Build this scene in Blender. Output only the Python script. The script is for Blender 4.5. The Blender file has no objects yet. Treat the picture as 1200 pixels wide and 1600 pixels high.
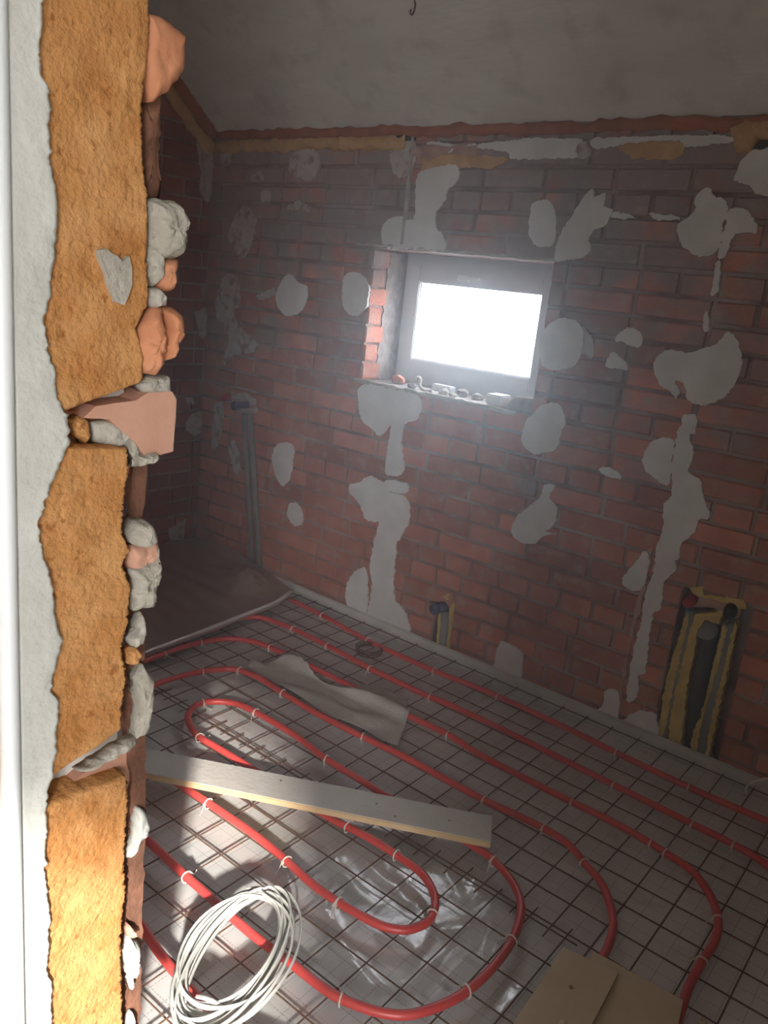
import bpy, bmesh, math, random
from mathutils import Vector, Matrix, noise
from mathutils.geometry import tessellate_polygon
random.seed(7)
C = bpy.context.scene
COL = C.collection

# ------------------------------------------------------------------ camera
F_PX, PITCH, ROLL, YAW, EYE = 1278.9, 0.270307, 0.108029, -0.64683, 1.5
_f = Vector((math.sin(YAW)*math.cos(PITCH), math.cos(YAW)*math.cos(PITCH), -math.sin(PITCH)))
_r0 = Vector((math.cos(YAW), -math.sin(YAW), 0)); _u0 = _r0.cross(_f)
_r = math.cos(ROLL)*_r0 + math.sin(ROLL)*_u0
_u = -math.sin(ROLL)*_r0 + math.cos(ROLL)*_u0
cam_d = bpy.data.cameras.new('camera')
cam_d.sensor_fit = 'VERTICAL'; cam_d.sensor_height = 24.0; cam_d.lens = F_PX/1600*24.0
cam_d.clip_start = 0.02
cam = bpy.data.objects.new('camera', cam_d); COL.objects.link(cam)
cam.matrix_world = Matrix(((_r.x, _u.x, -_f.x, 0), (_r.y, _u.y, -_f.y, 0), (_r.z, _u.z, -_f.z, EYE), (0, 0, 0, 1)))
C.camera = cam

# ------------------------------------------------------------------ world, sun, exposure
WORLD, SUN, EXPOSURE = 15.0, 6.0, 1.05
w = bpy.data.worlds.new('overcast_sky'); C.world = w; w.use_nodes = True
bg = w.node_tree.nodes['Background']
bg.inputs['Color'].default_value = (0.96, 0.98, 1.0, 1); bg.inputs['Strength'].default_value = WORLD
wn = w.node_tree; tc = wn.nodes.new('ShaderNodeTexCoord'); sx = wn.nodes.new('ShaderNodeSeparateXYZ'); wm = wn.nodes.new('ShaderNodeMapRange')
wm.inputs[1].default_value = -0.06; wm.inputs[2].default_value = 0.06; wm.inputs[3].default_value = 0.30*WORLD; wm.inputs[4].default_value = WORLD   # ground below the horizon is darker than the sky
wn.links.new(tc.outputs['Generated'], sx.inputs[0]); wn.links.new(sx.outputs[2], wm.inputs[0]); wn.links.new(wm.outputs[0], bg.inputs['Strength'])
sun_d = bpy.data.lights.new('sun', 'SUN'); sun_d.energy = SUN; sun_d.angle = math.radians(2.6); sun_d.color = (1.0, 0.97, 0.90)
sun = bpy.data.objects.new('sun', sun_d); COL.objects.link(sun)
SUN_DIR = Vector((-0.725, 0.689, -0.44)).normalized()          # way the light travels, in through the hall window
sun.rotation_euler = SUN_DIR.to_track_quat('-Z', 'Y').to_euler()
def portal(name, loc, rot, sx, sy):
    d = bpy.data.lights.new(name, 'AREA'); d.shape = 'RECTANGLE'; d.size = sx; d.size_y = sy
    d.cycles.is_portal = True
    o = bpy.data.objects.new(name, d); COL.objects.link(o); o.location = loc; o.rotation_euler = rot
portal('window_portal', (-1.90, 3.15, 1.36), (-math.pi/2, 0, 0), 0.9, 0.6)
portal('hall_portal', (2.0, -2.23, 1.50), (math.pi/2, 0, 0), 1.1, 2.1)
C.view_settings.view_transform = 'Standard'; C.view_settings.look = 'None'
C.view_settings.exposure = EXPOSURE; C.view_settings.gamma = 1.0; C.view_settings.use_curve_mapping = False
C.cycles.use_denoising = True
C.cycles.max_bounces = 10; C.cycles.diffuse_bounces = 6; C.cycles.transparent_max_bounces = 16
C.cycles.sample_clamp_indirect = 4.0; C.cycles.caustics_reflective = False; C.cycles.caustics_refractive = False

# ------------------------------------------------------------------ measuring: photo frame -> point on a real plane
def ray(u, v): return _r*((u-600)/F_PX) - _u*((v-800)/F_PX) + _f
def FL(u, v, z=0.0):
    d = ray(u, v); return d*((z-EYE)/d.z) + Vector((0, 0, EYE))
def WY(u, v, y):
    d = ray(u, v); return d*(y/d.y) + Vector((0, 0, EYE))
def WX(u, v, x):
    d = ray(u, v); return d*(x/d.x) + Vector((0, 0, EYE))
YB, XL, XJ, ZC, SLOPE = 2.745, -3.32, -0.80, 2.095, 0.80         # back wall, left wall, jamb reveal, ceiling at the back wall, its slope
YN0, YN1 = 0.43, 0.575                                          # partition wall faces

# ------------------------------------------------------------------ materials
def mat(name, base, base2=None, scale=8.0, rough=0.85, bump=0.3, bscale=60.0, stretch=(1, 1, 1), metal=0.0, spec=0.3, rand=0.0, detail=6.0, dist=0.006):
    m = bpy.data.materials.new(name); m.use_nodes = True
    nt = m.node_tree; b = nt.nodes['Principled BSDF']
    b.inputs['Roughness'].default_value = rough; b.inputs['Metallic'].default_value = metal
    b.inputs['Specular IOR Level'].default_value = spec
    geo = nt.nodes.new('ShaderNodeNewGeometry'); mp = nt.nodes.new('ShaderNodeMapping'); mp.inputs['Scale'].default_value = stretch
    nt.links.new(geo.outputs['Position'], mp.inputs['Vector'])
    n1 = nt.nodes.new('ShaderNodeTexNoise'); n1.inputs['Scale'].default_value = scale; n1.inputs['Detail'].default_value = detail
    nt.links.new(mp.outputs[0], n1.inputs['Vector'])
    rp = nt.nodes.new('ShaderNodeValToRGB'); rp.color_ramp.elements[0].position = 0.35; rp.color_ramp.elements[1].position = 0.68
    rp.color_ramp.elements[0].color = (*base, 1); rp.color_ramp.elements[1].color = (*(base2 or base), 1)
    nt.links.new(n1.outputs['Fac'], rp.inputs[0]); out = rp.outputs[0]
    if rand:
        oi = nt.nodes.new('ShaderNodeObjectInfo'); mr = nt.nodes.new('ShaderNodeMapRange')
        mr.inputs[3].default_value = 1-rand; mr.inputs[4].default_value = 1+rand
        nt.links.new(oi.outputs['Random'], mr.inputs[0])
        mx = nt.nodes.new('ShaderNodeMixRGB'); mx.blend_type = 'MULTIPLY'; mx.inputs[0].default_value = 1
        nt.links.new(out, mx.inputs[1]); nt.links.new(mr.outputs[0], mx.inputs[2]); out = mx.outputs[0]
    nt.links.new(out, b.inputs['Base Color'])
    if bump:
        n2 = nt.nodes.new('ShaderNodeTexNoise'); n2.inputs['Scale'].default_value = bscale; n2.inputs['Detail'].default_value = 5
        nt.links.new(mp.outputs[0], n2.inputs['Vector'])
        bp = nt.nodes.new('ShaderNodeBump'); bp.inputs['Strength'].default_value = bump; bp.inputs['Distance'].default_value = dist
        nt.links.new(n2.outputs['Fac'], bp.inputs['Height']); nt.links.new(bp.outputs[0], b.inputs['Normal'])
    m['out'] = 0
    return m
def overlay(m, col, scale, lo, hi, amount=1.0, zlo=None, zhi=None):
    """dried mortar smeared over a surface: mixes a colour in by noise, optionally more of it above a height"""
    nt = m.node_tree; b = nt.nodes['Principled BSDF']; src = b.inputs['Base Color'].links[0].from_socket
    geo = nt.nodes.new('ShaderNodeNewGeometry')
    n = nt.nodes.new('ShaderNodeTexNoise'); n.inputs['Scale'].default_value = scale; n.inputs['Detail'].default_value = 8
    nt.links.new(geo.outputs['Position'], n.inputs['Vector']); fac = n.outputs['Fac']
    if zlo is not None:
        sp = nt.nodes.new('ShaderNodeSeparateXYZ'); nt.links.new(geo.outputs['Position'], sp.inputs[0])
        z = nt.nodes.new('ShaderNodeMapRange'); z.inputs[1].default_value = zlo; z.inputs[2].default_value = zhi
        z.inputs[3].default_value = -0.14; z.inputs[4].default_value = 0.14
        nt.links.new(sp.outputs[2], z.inputs[0])
        ad = nt.nodes.new('ShaderNodeMath'); nt.links.new(fac, ad.inputs[0]); nt.links.new(z.outputs[0], ad.inputs[1]); fac = ad.outputs[0]
    mr = nt.nodes.new('ShaderNodeMapRange'); mr.inputs[1].default_value = lo; mr.inputs[2].default_value = hi; mr.inputs[4].default_value = amount
    nt.links.new(fac, mr.inputs[0])
    mx = nt.nodes.new('ShaderNodeMixRGB'); mx.inputs[2].default_value = (*col, 1)
    nt.links.new(mr.outputs[0], mx.inputs[0]); nt.links.new(src, mx.inputs[1]); nt.links.new(mx.outputs[0], b.inputs['Base Color'])
    return m
M = {}
M['brick'] = overlay(overlay(mat('red_brick', (0.39, 0.135, 0.085), (0.51, 0.205, 0.14), 7, 0.9, 0.5, 90, rand=0.28), (0.27, 0.23, 0.22), 5.5, 0.45, 0.64, 0.88, 0.75, 1.75), (0.40, 0.30, 0.26), 16, 0.54, 0.72, 0.75)
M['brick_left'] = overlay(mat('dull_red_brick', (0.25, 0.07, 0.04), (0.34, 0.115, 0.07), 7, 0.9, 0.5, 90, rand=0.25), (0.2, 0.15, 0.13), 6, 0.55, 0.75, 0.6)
M['mortar'] = mat('mortar', (0.19, 0.105, 0.085), (0.38, 0.31, 0.29), 6, 0.95, 0.6, 120)
M['plaster'] = mat('plaster', (0.62, 0.60, 0.58), (0.74, 0.725, 0.71), 9, 0.9, 0.35, 55)
M['plaster_thin'] = overlay(mat('thin_plaster', (0.44, 0.38, 0.36), (0.52, 0.48, 0.46), 12, 0.9, 0.5, 60), (0.27, 0.15, 0.12), 26, 0.5, 0.66, 0.9)
M['plaster_pink'] = mat('pink_plaster', (0.40, 0.23, 0.18), (0.50, 0.33, 0.27), 20, 0.9, 0.5, 70)
M['ceiling'] = overlay(mat('raw_concrete', (0.66, 0.625, 0.57), (0.76, 0.725, 0.67), 5, 0.95, 0.35, 40, (0.6, 1.5, 1.5)), (0.50, 0.455, 0.40), 9, 0.54, 0.72, 0.6)
M['foam_cut'] = overlay(mat('cut_foam', (0.43, 0.185, 0.055), (0.56, 0.285, 0.11), 18, 0.8, 0.85, 170, dist=0.0035), (0.28, 0.095, 0.022), 60, 0.60, 0.70, 0.8)
M['foam_brown'] = mat('rusty_foam', (0.30, 0.075, 0.025), (0.42, 0.13, 0.05), 16, 0.9, 0.7, 60)
M['foam_yellow'] = mat('yellow_foam', (0.48, 0.27, 0.10), (0.62, 0.38, 0.17), 18, 0.85, 0.7, 60)
M['foam_chase'] = mat('chase_foam', (0.52, 0.36, 0.10), (0.66, 0.50, 0.18), 18, 0.8, 0.7, 60)
M['clay_dark'] = mat('dark_clay', (0.13, 0.06, 0.038), (0.22, 0.10, 0.06), 24, 0.92, 0.7, 70)
M['clay'] = mat('hollow_clay', (0.50, 0.20, 0.10), (0.58, 0.27, 0.15), 9, 0.85, 0.35, 50)
M['clay_pink'] = mat('pink_clay', (0.52, 0.27, 0.185), (0.58, 0.33, 0.24), 9, 0.85, 0.25, 50)
M['lump'] = mat('mortar_lump', (0.36, 0.33, 0.275), (0.48, 0.45, 0.39), 22, 0.92, 0.8, 90)
M['jamb_plaster'] = mat('jamb_plaster', (0.50, 0.495, 0.455), (0.58, 0.575, 0.54), 12, 0.9, 0.5, 70)
M['white_pvc'] = mat('white_pvc', (0.80, 0.82, 0.84), None, 5, 0.3, 0, spec=0.5)
M['frame_pvc'] = mat('window_pvc', (0.62, 0.64, 0.68), (0.68, 0.70, 0.73), 8, 0.45, 0.1, 40, spec=0.4)
M['rust'] = mat('rusty_wire', (0.11, 0.06, 0.042), (0.19, 0.10, 0.065), 60, 0.7, 0.3, 200, metal=0.3)
M['red_pipe'] = mat('red_pipe', (0.56, 0.055, 0.05), (0.64, 0.075, 0.065), 10, 0.38, 0.05, 30, spec=0.5)
M['zip'] = mat('white_nylon', (0.72, 0.66, 0.60), None, 10, 0.5, 0)
M['grey_pipe'] = mat('grey_pipe', (0.20, 0.20, 0.20), (0.26, 0.26, 0.25), 12, 0.6, 0.1, 60)
M['dark_pipe'] = mat('dark_grey_pipe', (0.06, 0.06, 0.06), (0.09, 0.09, 0.085), 12, 0.5, 0.1, 60)
M['black'] = mat('black_plastic_and_gap_shade', (0.015, 0.015, 0.018), None, 5, 0.45, 0)
M['blue'] = mat('blue_cap', (0.06, 0.06, 0.13), (0.09, 0.085, 0.17), 9, 0.45, 0)
M['red_cap'] = mat('red_cap', (0.40, 0.01, 0.012), None, 9, 0.4, 0)
M['board_top'] = mat('grey_board', (0.50, 0.46, 0.42), (0.58, 0.55, 0.51), 5, 0.75, 0.3, 70, (1, 1, 1))
M['board_edge'] = mat('raw_wood_edge', (0.62, 0.42, 0.22), (0.74, 0.55, 0.33), 12, 0.7, 0.4, 40)
M['cable'] = mat('white_cable', (0.50, 0.49, 0.45), (0.60, 0.59, 0.56), 9, 0.4, 0)
M['cloth'] = mat('grey_fleece', (0.50, 0.46, 0.41), (0.58, 0.54, 0.49), 14, 0.95, 0.5, 160)
M['plate'] = mat('beige_panel', (0.52, 0.40, 0.26), (0.60, 0.48, 0.33), 7, 0.7, 0.2, 50)
M['wood'] = mat('door_wood', (0.50, 0.27, 0.09), (0.60, 0.36, 0.14), 6, 0.5, 0.2, 50, (6, 6, 0.6))
M['hall'] = mat('hall_plaster', (0.62, 0.60, 0.56), (0.70, 0.68, 0.64), 4, 0.9, 0.1, 30)
M['rubble'] = mat('rubble', (0.22, 0.19, 0.175), (0.34, 0.30, 0.28), 30, 0.95, 0.7, 90)
M['strip'] = mat('edge_strip', (0.50, 0.47, 0.44), (0.60, 0.57, 0.54), 12, 0.35, 0.2, 40, spec=0.5)
M['dirt'] = mat('brown_dust', (0.22, 0.12, 0.06), (0.32, 0.19, 0.10), 30, 0.95, 0.5, 120)

def floor_material():
    m = mat('foil_insulation', (0.66, 0.64, 0.615), (0.74, 0.725, 0.71), 4, 0.55, 0.12, 22, spec=0.3)
    overlay(m, (0.40, 0.29, 0.22), 9, 0.58, 0.78, 0.5)
    nt = m.node_tree; b = nt.nodes['Principled BSDF']; src = b.inputs['Base Color'].links[0].from_socket
    geo = nt.nodes.new('ShaderNodeNewGeometry'); sp = nt.nodes.new('ShaderNodeSeparateXYZ'); nt.links.new(geo.outputs['Position'], sp.inputs[0])
    def mth(op, a, bb, c=None):
        n = nt.nodes.new('ShaderNodeMath'); n.operation = op
        for i, x in enumerate((a, bb)):
            if x is None: continue
            if isinstance(x, (int, float)): n.inputs[i].default_value = x
            else: nt.links.new(x, n.inputs[i])
        return n.outputs[0]
    def line(along, other):                                     # the dashed 5 cm grid printed on the insulation film
        k = mth('PINGPONG', mth('ADD', along, 10.06), 0.025)
        on = mth('LESS_THAN', k, 0.0011)
        dash = mth('LESS_THAN', mth('FRACT', mth('MULTIPLY', mth('ADD', other, 10.0), 110.0), None), 0.68)
        return mth('MULTIPLY', on, dash)
    f = mth('MAXIMUM', line(sp.outputs[0], sp.outputs[1]), line(sp.outputs[1], sp.outputs[0]))
    f = mth('MULTIPLY', f, 0.5)
    mx = nt.nodes.new('ShaderNodeMixRGB'); mx.inputs[2].default_value = (0.10, 0.06, 0.05, 1)
    nt.links.new(f, mx.inputs[0]); nt.links.new(src, mx.inputs[1]); nt.links.new(mx.outputs[0], b.inputs['Base Color'])
    return m
M['floor'] = floor_material()
def film_material(name, tint, gloss, diffuse, bump, scale, stretch=(1, 1, 1), rough=0.12):
    m = bpy.data.materials.new(name); m.use_nodes = True; nt = m.node_tree; nt.nodes.clear()
    out = nt.nodes.new('ShaderNodeOutputMaterial')
    tr = nt.nodes.new('ShaderNodeBsdfTransparent'); tr.inputs[0].default_value = (*tint, 1)
    gl = nt.nodes.new('ShaderNodeBsdfGlossy'); gl.inputs['Roughness'].default_value = rough
    df = nt.nodes.new('ShaderNodeBsdfDiffuse'); df.inputs[0].default_value = (*diffuse[1], 1)
    geo = nt.nodes.new('ShaderNodeNewGeometry'); mp = nt.nodes.new('ShaderNodeMapping'); mp.inputs['Scale'].default_value = stretch
    mp.inputs['Rotation'].default_value = (0, 0, 0.5)
    nt.links.new(geo.outputs['Position'], mp.inputs[0])
    n = nt.nodes.new('ShaderNodeTexNoise'); n.inputs['Scale'].default_value = scale; n.inputs['Detail'].default_value = 5
    n.inputs['Distortion'].default_value = 1.2
    nt.links.new(mp.outputs[0], n.inputs['Vector'])
    bp = nt.nodes.new('ShaderNodeBump'); bp.inputs['Strength'].default_value = bump; bp.inputs['Distance'].default_value = 0.01
    nt.links.new(n.outputs['Fac'], bp.inputs['Height']); nt.links.new(bp.outputs[0], gl.inputs['Normal'])
    mu = nt.nodes.new('ShaderNodeMath'); mu.operation = 'MULTIPLY'; mu.inputs[1].default_value = gloss; mu.use_clamp = True
    mu.inputs[0].default_value = 0.09
    m1 = nt.nodes.new('ShaderNodeMixShader'); m1.inputs[0].default_value = diffuse[0]
    nt.links.new(tr.outputs[0], m1.inputs[1]); nt.links.new(df.outputs[0], m1.inputs[2])
    m2 = nt.nodes.new('ShaderNodeMixShader'); nt.links.new(mu.outputs[0], m2.inputs[0])
    nt.links.new(m1.outputs[0], m2.inputs[1]); nt.links.new(gl.outputs[0], m2.inputs[2])
    nt.links.new(m2.outputs[0], out.inputs[0])
    return m
M['film'] = film_material('clear_film', (0.97, 0.97, 0.97), 1.0, (0.10, (0.75, 0.75, 0.74)), 0.5, 9, (1, 0.45, 1), 0.22)
M['film_brown'] = film_material('dusty_film', (0.90, 0.86, 0.83), 2.0, (0.5, (0.52, 0.40, 0.34)), 0.9, 6, (0.5, 1, 1), 0.25)
M['film_edge'] = film_material('shiny_film_edge', (0.9, 0.9, 0.9), 3.5, (0.85, (0.85, 0.85, 0.83)), 0.3, 20)
M['glass'] = film_material('window_glass', (0.86, 0.88, 0.91), 1.0, (0.0, (1, 1, 1)), 0.0, 3, rough=0.02)

# ------------------------------------------------------------------ mesh helpers
def link(name, bm, m, parent=None, smooth=False):
    bmesh.ops.recalc_face_normals(bm, faces=bm.faces)
    me = bpy.data.meshes.new(name); bm.to_mesh(me); bm.free()
    return link_mesh(name, me, m, parent, smooth)
def link_mesh(name, me, m, parent=None, smooth=False):
    if m is not None and not me.materials: me.materials.append(m)
    if smooth: me.polygons.foreach_set('use_smooth', [True]*len(me.polygons))
    o = bpy.data.objects.new(name, me); COL.objects.link(o)
    if parent is not None: o.parent = parent
    return o
def tag(o, label, cat, group=None, kind=None):
    o['label'] = label; o['category'] = cat
    if group: o['group'] = group
    if kind: o['kind'] = kind
    return o
def struct(o, label, cat): return tag(o, label, cat, kind='structure')
def thing(name, label, cat, loc=(0, 0, 0), group=None):
    o = bpy.data.objects.new(name, None); COL.objects.link(o); o.location = loc; o.empty_display_size = 0.05
    return tag(o, label, cat, group)
def add_box(bm, a, b, bevel=0.0):
    vs = [bm.verts.new((x, y, z)) for x in (a[0], b[0]) for y in (a[1], b[1]) for z in (a[2], b[2])]
    fs = [bm.faces.new([vs[i] for i in q]) for q in ((0, 1, 3, 2), (4, 6, 7, 5), (0, 4, 5, 1), (2, 3, 7, 6), (0, 2, 6, 4), (1, 5, 7, 3))]
    if bevel:
        es = list({e for f in fs for e in f.edges}); bmesh.ops.bevel(bm, geom=es, offset=bevel, segments=2, affect='EDGES')
def box(name, a, b, m, parent=None, bevel=0.0):
    bm = bmesh.new(); add_box(bm, a, b, bevel); return link(name, bm, m, parent)
def smooth_path(pts, sub=6, closed=False):
    P = [Vector(p) for p in pts]; n = len(P); out = []
    rng = n if closed else n-1
    for i in range(rng):
        p0 = P[(i-1) % n] if closed or i > 0 else P[0]*2-P[1]
        p1, p2 = P[i], P[(i+1) % n]
        p3 = P[(i+2) % n] if closed or i+2 < n else P[-1]*2-P[-2]
        for k in range(sub):
            t = k/sub
            out.append(0.5*((2*p1)+(p2-p0)*t+(2*p0-5*p1+4*p2-p3)*t*t+(3*p1-p0-3*p2+p3)*t**3))
    if not closed: out.append(P[-1].copy())
    return out
def add_tube(bm, pts, r, seg=10, closed=False, caps=True, flat=(1, 1), wob=0.0, wscale=20.0):
    n = len(pts); rings = []; up = Vector((0, 0, 1))
    for i in range(n):
        a = pts[(i-1) % n] if closed or i > 0 else pts[0]; b = pts[(i+1) % n] if closed or i < n-1 else pts[-1]
        t = (b-a).normalized(); ref = up if abs(t.z) < 0.9 else Vector((1, 0, 0))
        s = t.cross(ref).normalized(); q = s.cross(t)
        rr = r[i] if isinstance(r, (list, tuple)) else r
        ring = []
        for k in range(seg):
            an = 2*math.pi*k/seg
            v = pts[i] + s*(math.cos(an)*rr*flat[0]) + q*(math.sin(an)*rr*flat[1])
            if wob: v += (v-pts[i]).normalized()*wob*noise.noise(v*wscale)
            ring.append(bm.verts.new(v))
        rings.append(ring)
    for i in range(n if closed else n-1):
        A, B = rings[i], rings[(i+1) % n]
        for k in range(seg): bm.faces.new((A[k], A[(k+1) % seg], B[(k+1) % seg], B[k]))
    if caps and not closed: bm.faces.new(rings[0]); bm.faces.new(rings[-1])
def tube(name, pts, r, m, parent=None, **kw):
    bm = bmesh.new(); add_tube(bm, [Vector(p) for p in pts], r, **kw); return link(name, bm, m, parent, True)
def rough_outline(pts, step, amp, seed):
    P = [Vector(p) for p in pts]; out = []; n = len(P)
    nrm = Vector((0, 0, 0))
    for i in range(n): nrm += P[i].cross(P[(i+1) % n])
    cen = sum(P, Vector())/n
    nrm = sum(((P[i]-cen).cross(P[(i+1) % n]-cen) for i in range(n)), Vector()).normalized()
    for i in range(n):
        a, b = P[i], P[(i+1) % n]; L = (b-a).length; k = max(1, int(L/step)); side = (b-a).normalized().cross(nrm)
        for j in range(k):
            t = j/k; p = a.lerp(b, t)
            w_ = amp*(noise.noise(p*35+Vector((seed, 0, 0)))*0.8 + noise.noise(p*110+Vector((0, seed, 0)))*1.0)
            out.append(p+side*w_)
    return out
def slab(name, pts, normal, thick, m, parent=None, step=0.014, amp=0.006, seed=0.0, back=0.0, inset=0.0):
    """flat irregular patch with real thickness: pts lie on the base plane, it stands `thick` proud of it"""
    O = rough_outline(pts, step, amp, seed) if amp else [Vector(p) for p in pts]
    N = Vector(normal); bm = bmesh.new()
    c = sum(O, Vector())/len(O)
    top = [bm.verts.new(p+N*thick) for p in O]
    bot = [bm.verts.new(p-N*back) for p in O]
    n = len(O); a1 = (O[1]-O[0]).normalized()
    a1 = (a1-N*a1.dot(N)).normalized(); a2 = N.cross(a1)
    Q = [(p.dot(a1), p.dot(a2)) for p in O]
    tris = [tuple(t3) for t3 in tessellate_polygon([[Vector((x, y, 0)) for x, y in Q]])]
    want = abs(sum(Q[i][0]*Q[(i+1) % n][1]-Q[(i+1) % n][0]*Q[i][1] for i in range(n)))
    got = sum(abs((Q[b_][0]-Q[a_][0])*(Q[c_][1]-Q[a_][1])-(Q[c_][0]-Q[a_][0])*(Q[b_][1]-Q[a_][1])) for a_, b_, c_ in tris)
    if abs(got-want) > 0.02*want:                                # the scan fill slipped: fan round the middle instead
        mt, mb = bm.verts.new(c+N*thick), bm.verts.new(c-N*back)
        for i in range(n): bm.faces.new((top[i], top[(i+1) % n], mt)); bm.faces.new((bot[(i+1) % n], bot[i], mb))
        print('FAN', name, [round(x, 2) for x in c], got/want)
    else:
        for t3 in tris:
            try: bm.faces.new([top[i] for i in t3]); bm.faces.new([bot[i] for i in reversed(t3)])
            except ValueError: pass
    for i in range(n): bm.faces.new((top[i], top[(i+1) % n], bot[(i+1) % n], bot[i]))
    return link(name, bm, m, parent)
def lump(name, pts, normal, depth, m, parent=None, step=0.006, amp=0.004, seed=0.0, dome=0.6, rings=9, rufn=0.004, rscale=60.0):
    """chunky piece: a domed front over a rough outline, closed at the back"""
    O = rough_outline(pts, step, amp, seed); N = Vector(normal); c = sum(O, Vector())/len(O); n = len(O)
    bm = bmesh.new(); R = []
    R.append([bm.verts.new(p-N*depth*0.5) for p in O])
    for k in range(rings):
        s = 1-k/rings; h = depth*(0.15+dome*(1-s**5))
        row = []
        for p in O:
            q = c+(p-c)*s; row.append(bm.verts.new(q+N*(h+rufn*noise.fractal(q*rscale+Vector((seed, seed, 0)), 0.8, 2.1, 5))+(p-c).normalized()*rufn*0.5*noise.noise(q*90)))
        R.append(row)
    tip = bm.verts.new(c+N*depth*(0.15+dome))
    for a, b in zip(R, R[1:]):
        for i in range(n): bm.faces.new((a[i], a[(i+1) % n], b[(i+1) % n], b[i]))
    for i in range(n): bm.faces.new((R[-1][i], R[-1][(i+1) % n], tip))
    bm.faces.new(list(reversed(R[0])))
    return link(name, bm, m, parent, True)
def px(off, sc, pts): return [(off[0]+x/sc, off[1]+y/sc) for x, y in pts]

# ================================================================== THE ROOM SHELL
fl = struct(box('floor', (-3.6, -2.6, -0.10), (3.2, 3.2, 0.0), M['floor']), 'pale silver insulation floor printed with a dashed grid', 'floor')

# ---- back wall: mortar backing with window opening and pipe chases, bricks laid on it one by one
WIN = (-2.283, -1.44, 1.085, 1.64)                              # x0 x1 z0 z1
CH_R, CH_M = (-0.765, -0.535, -0.05, 0.615), (-1.745, -1.655, -0.05, 0.235)
def backing(name, xs, zs, y0, y1, m):
    bm = bmesh.new()
    for i in range(len(xs)-1):
        for k in range(len(zs)-1):
            cx, cz = (xs[i]+xs[i+1])/2, (zs[k]+zs[k+1])/2
            if WIN[0] < cx < WIN[1] and WIN[2] < cz < WIN[3]: continue
            f = y0
            for c in (CH_R, CH_M):
                if c[0] < cx < c[1] and c[2] < cz < c[3]: f = y0+0.075
            add_box(bm, (xs[i], f, zs[k]), (xs[i+1], y1, zs[k+1]))
    return link(name, bm, m)
XS = sorted([-3.62, WIN[0], WIN[1], CH_R[0], CH_R[1], CH_M[0], CH_M[1], 1.5])
ZS = sorted([-0.05, WIN[2], WIN[3], CH_R[3], CH_M[3], 2.35])
wall = struct(backing('wall_back', XS, ZS, YB+0.006, YB+0.40, M['mortar']), 'bare red brick wall with white plaster patches and a small window', 'wall')

def brick_mesh(seed):
    rnd = random.Random(seed); bm = bmesh.new()
    def ring(y, ins):
        return [bm.verts.new((sx*(0.5-ins*rnd.uniform(0.5, 1.6)), y+rnd.uniform(-0.0012, 0.0012), sz*(0.5-3.0*ins*rnd.uniform(0.4, 1.5)))) for sx, sz in ((-1, -1), (1, -1), (1, 1), (-1, 1))]
    A = ring(0.02, 0.0); B = ring(0.003, 0.004); D = ring(-0.003+rnd.uniform(-0.001, 0.0015), 0.022)
    for P, Q in ((A, B), (B, D)):
        for i in range(4): bm.faces.new((P[i], P[(i+1) % 4], Q[(i+1) % 4], Q[i]))
    bm.faces.new(D); bmesh.ops.recalc_face_normals(bm, faces=bm.faces)
    me = bpy.data.meshes.new('brick'); bm.to_mesh(me); bm.free(); return me
BRICKS = [brick_mesh(i) for i in range(12)]
for me in BRICKS: me.materials.append(M['brick'])
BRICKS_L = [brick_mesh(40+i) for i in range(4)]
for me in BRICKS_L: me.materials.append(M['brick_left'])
PITCH_Z = 0.0785
def layout(x0, x1, ztop, voids, rnd):
    out = []; k = 0; z = -0.003
    while z < ztop:
        z1 = z+PITCH_Z-0.011; zc = (z+z1)/2
        header = (k % 3 == 2) or (k in (1, 4))
        x = x0-(0.13 if k % 2 else 0.0)-rnd.uniform(0, 0.05)
        while x < x1:
            ln = 0.12 if header else 0.25
            if rnd.random() < 0.12: ln = 0.12
            a, b = max(x, x0), min(x+ln, x1); x += ln+0.0115+rnd.uniform(-0.002, 0.003)
            segs = [(a, b)]
            for (vx0, vx1, vz0, vz1) in voids:
                if not (vz0 < zc < vz1): continue
                ns = []
                for s, e in segs:
                    if e <= vx0 or s >= vx1: ns.append((s, e)); continue
                    if s < vx0: ns.append((s, vx0-0.002))
                    if e > vx1: ns.append((vx1+0.002, e))
                segs = ns
            for s, e in segs:
                if e-s > 0.025: out.append((s, e, z+rnd.uniform(-0.0015, 0.0015), z1+rnd.uniform(-0.0015, 0.0015)))
        z += PITCH_Z; k += 1
    return out
rnd = random.Random(11)
bricks = layout(XL+0.005, 0.35, 2.08, [WIN, CH_R, CH_M], rnd)
def dist(b): return (Vector(((b[0]+b[1])/2, YB, (b[2]+b[3])/2))-Vector((0, 0, EYE))).length / math.sqrt(max(0.03, b[1]-b[0]))
inview = [b for b in bricks if (b[0]+b[1])/2 < -0.22]
inview.sort(key=dist)
singles, rest = inview[:298], inview[298:]+[b for b in bricks if (b[0]+b[1])/2 >= -0.22]
for i, (s, e, z0, z1) in enumerate(singles):
    o = link_mesh('brick', BRICKS[i*7 % 12], None, wall)
    o.location = ((s+e)/2, YB+rnd.uniform(-0.002, 0.002), (z0+z1)/2); o.scale = (e-s, 1, z1-z0)
bm = bmesh.new()
for i, (s, e, z0, z1) in enumerate(rest):
    n0 = len(bm.verts); bm.from_mesh(BRICKS[i*5 % 12]); bm.verts.ensure_lookup_table()
    for v in bm.verts[n0:]: v.co = Vector(((s+e)/2+v.co.x*(e-s), YB+v.co.y, (z0+z1)/2+v.co.z*(z1-z0)))
link('far_brick', bm, M['brick'], wall)['kind'] = 'stuff'
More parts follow.
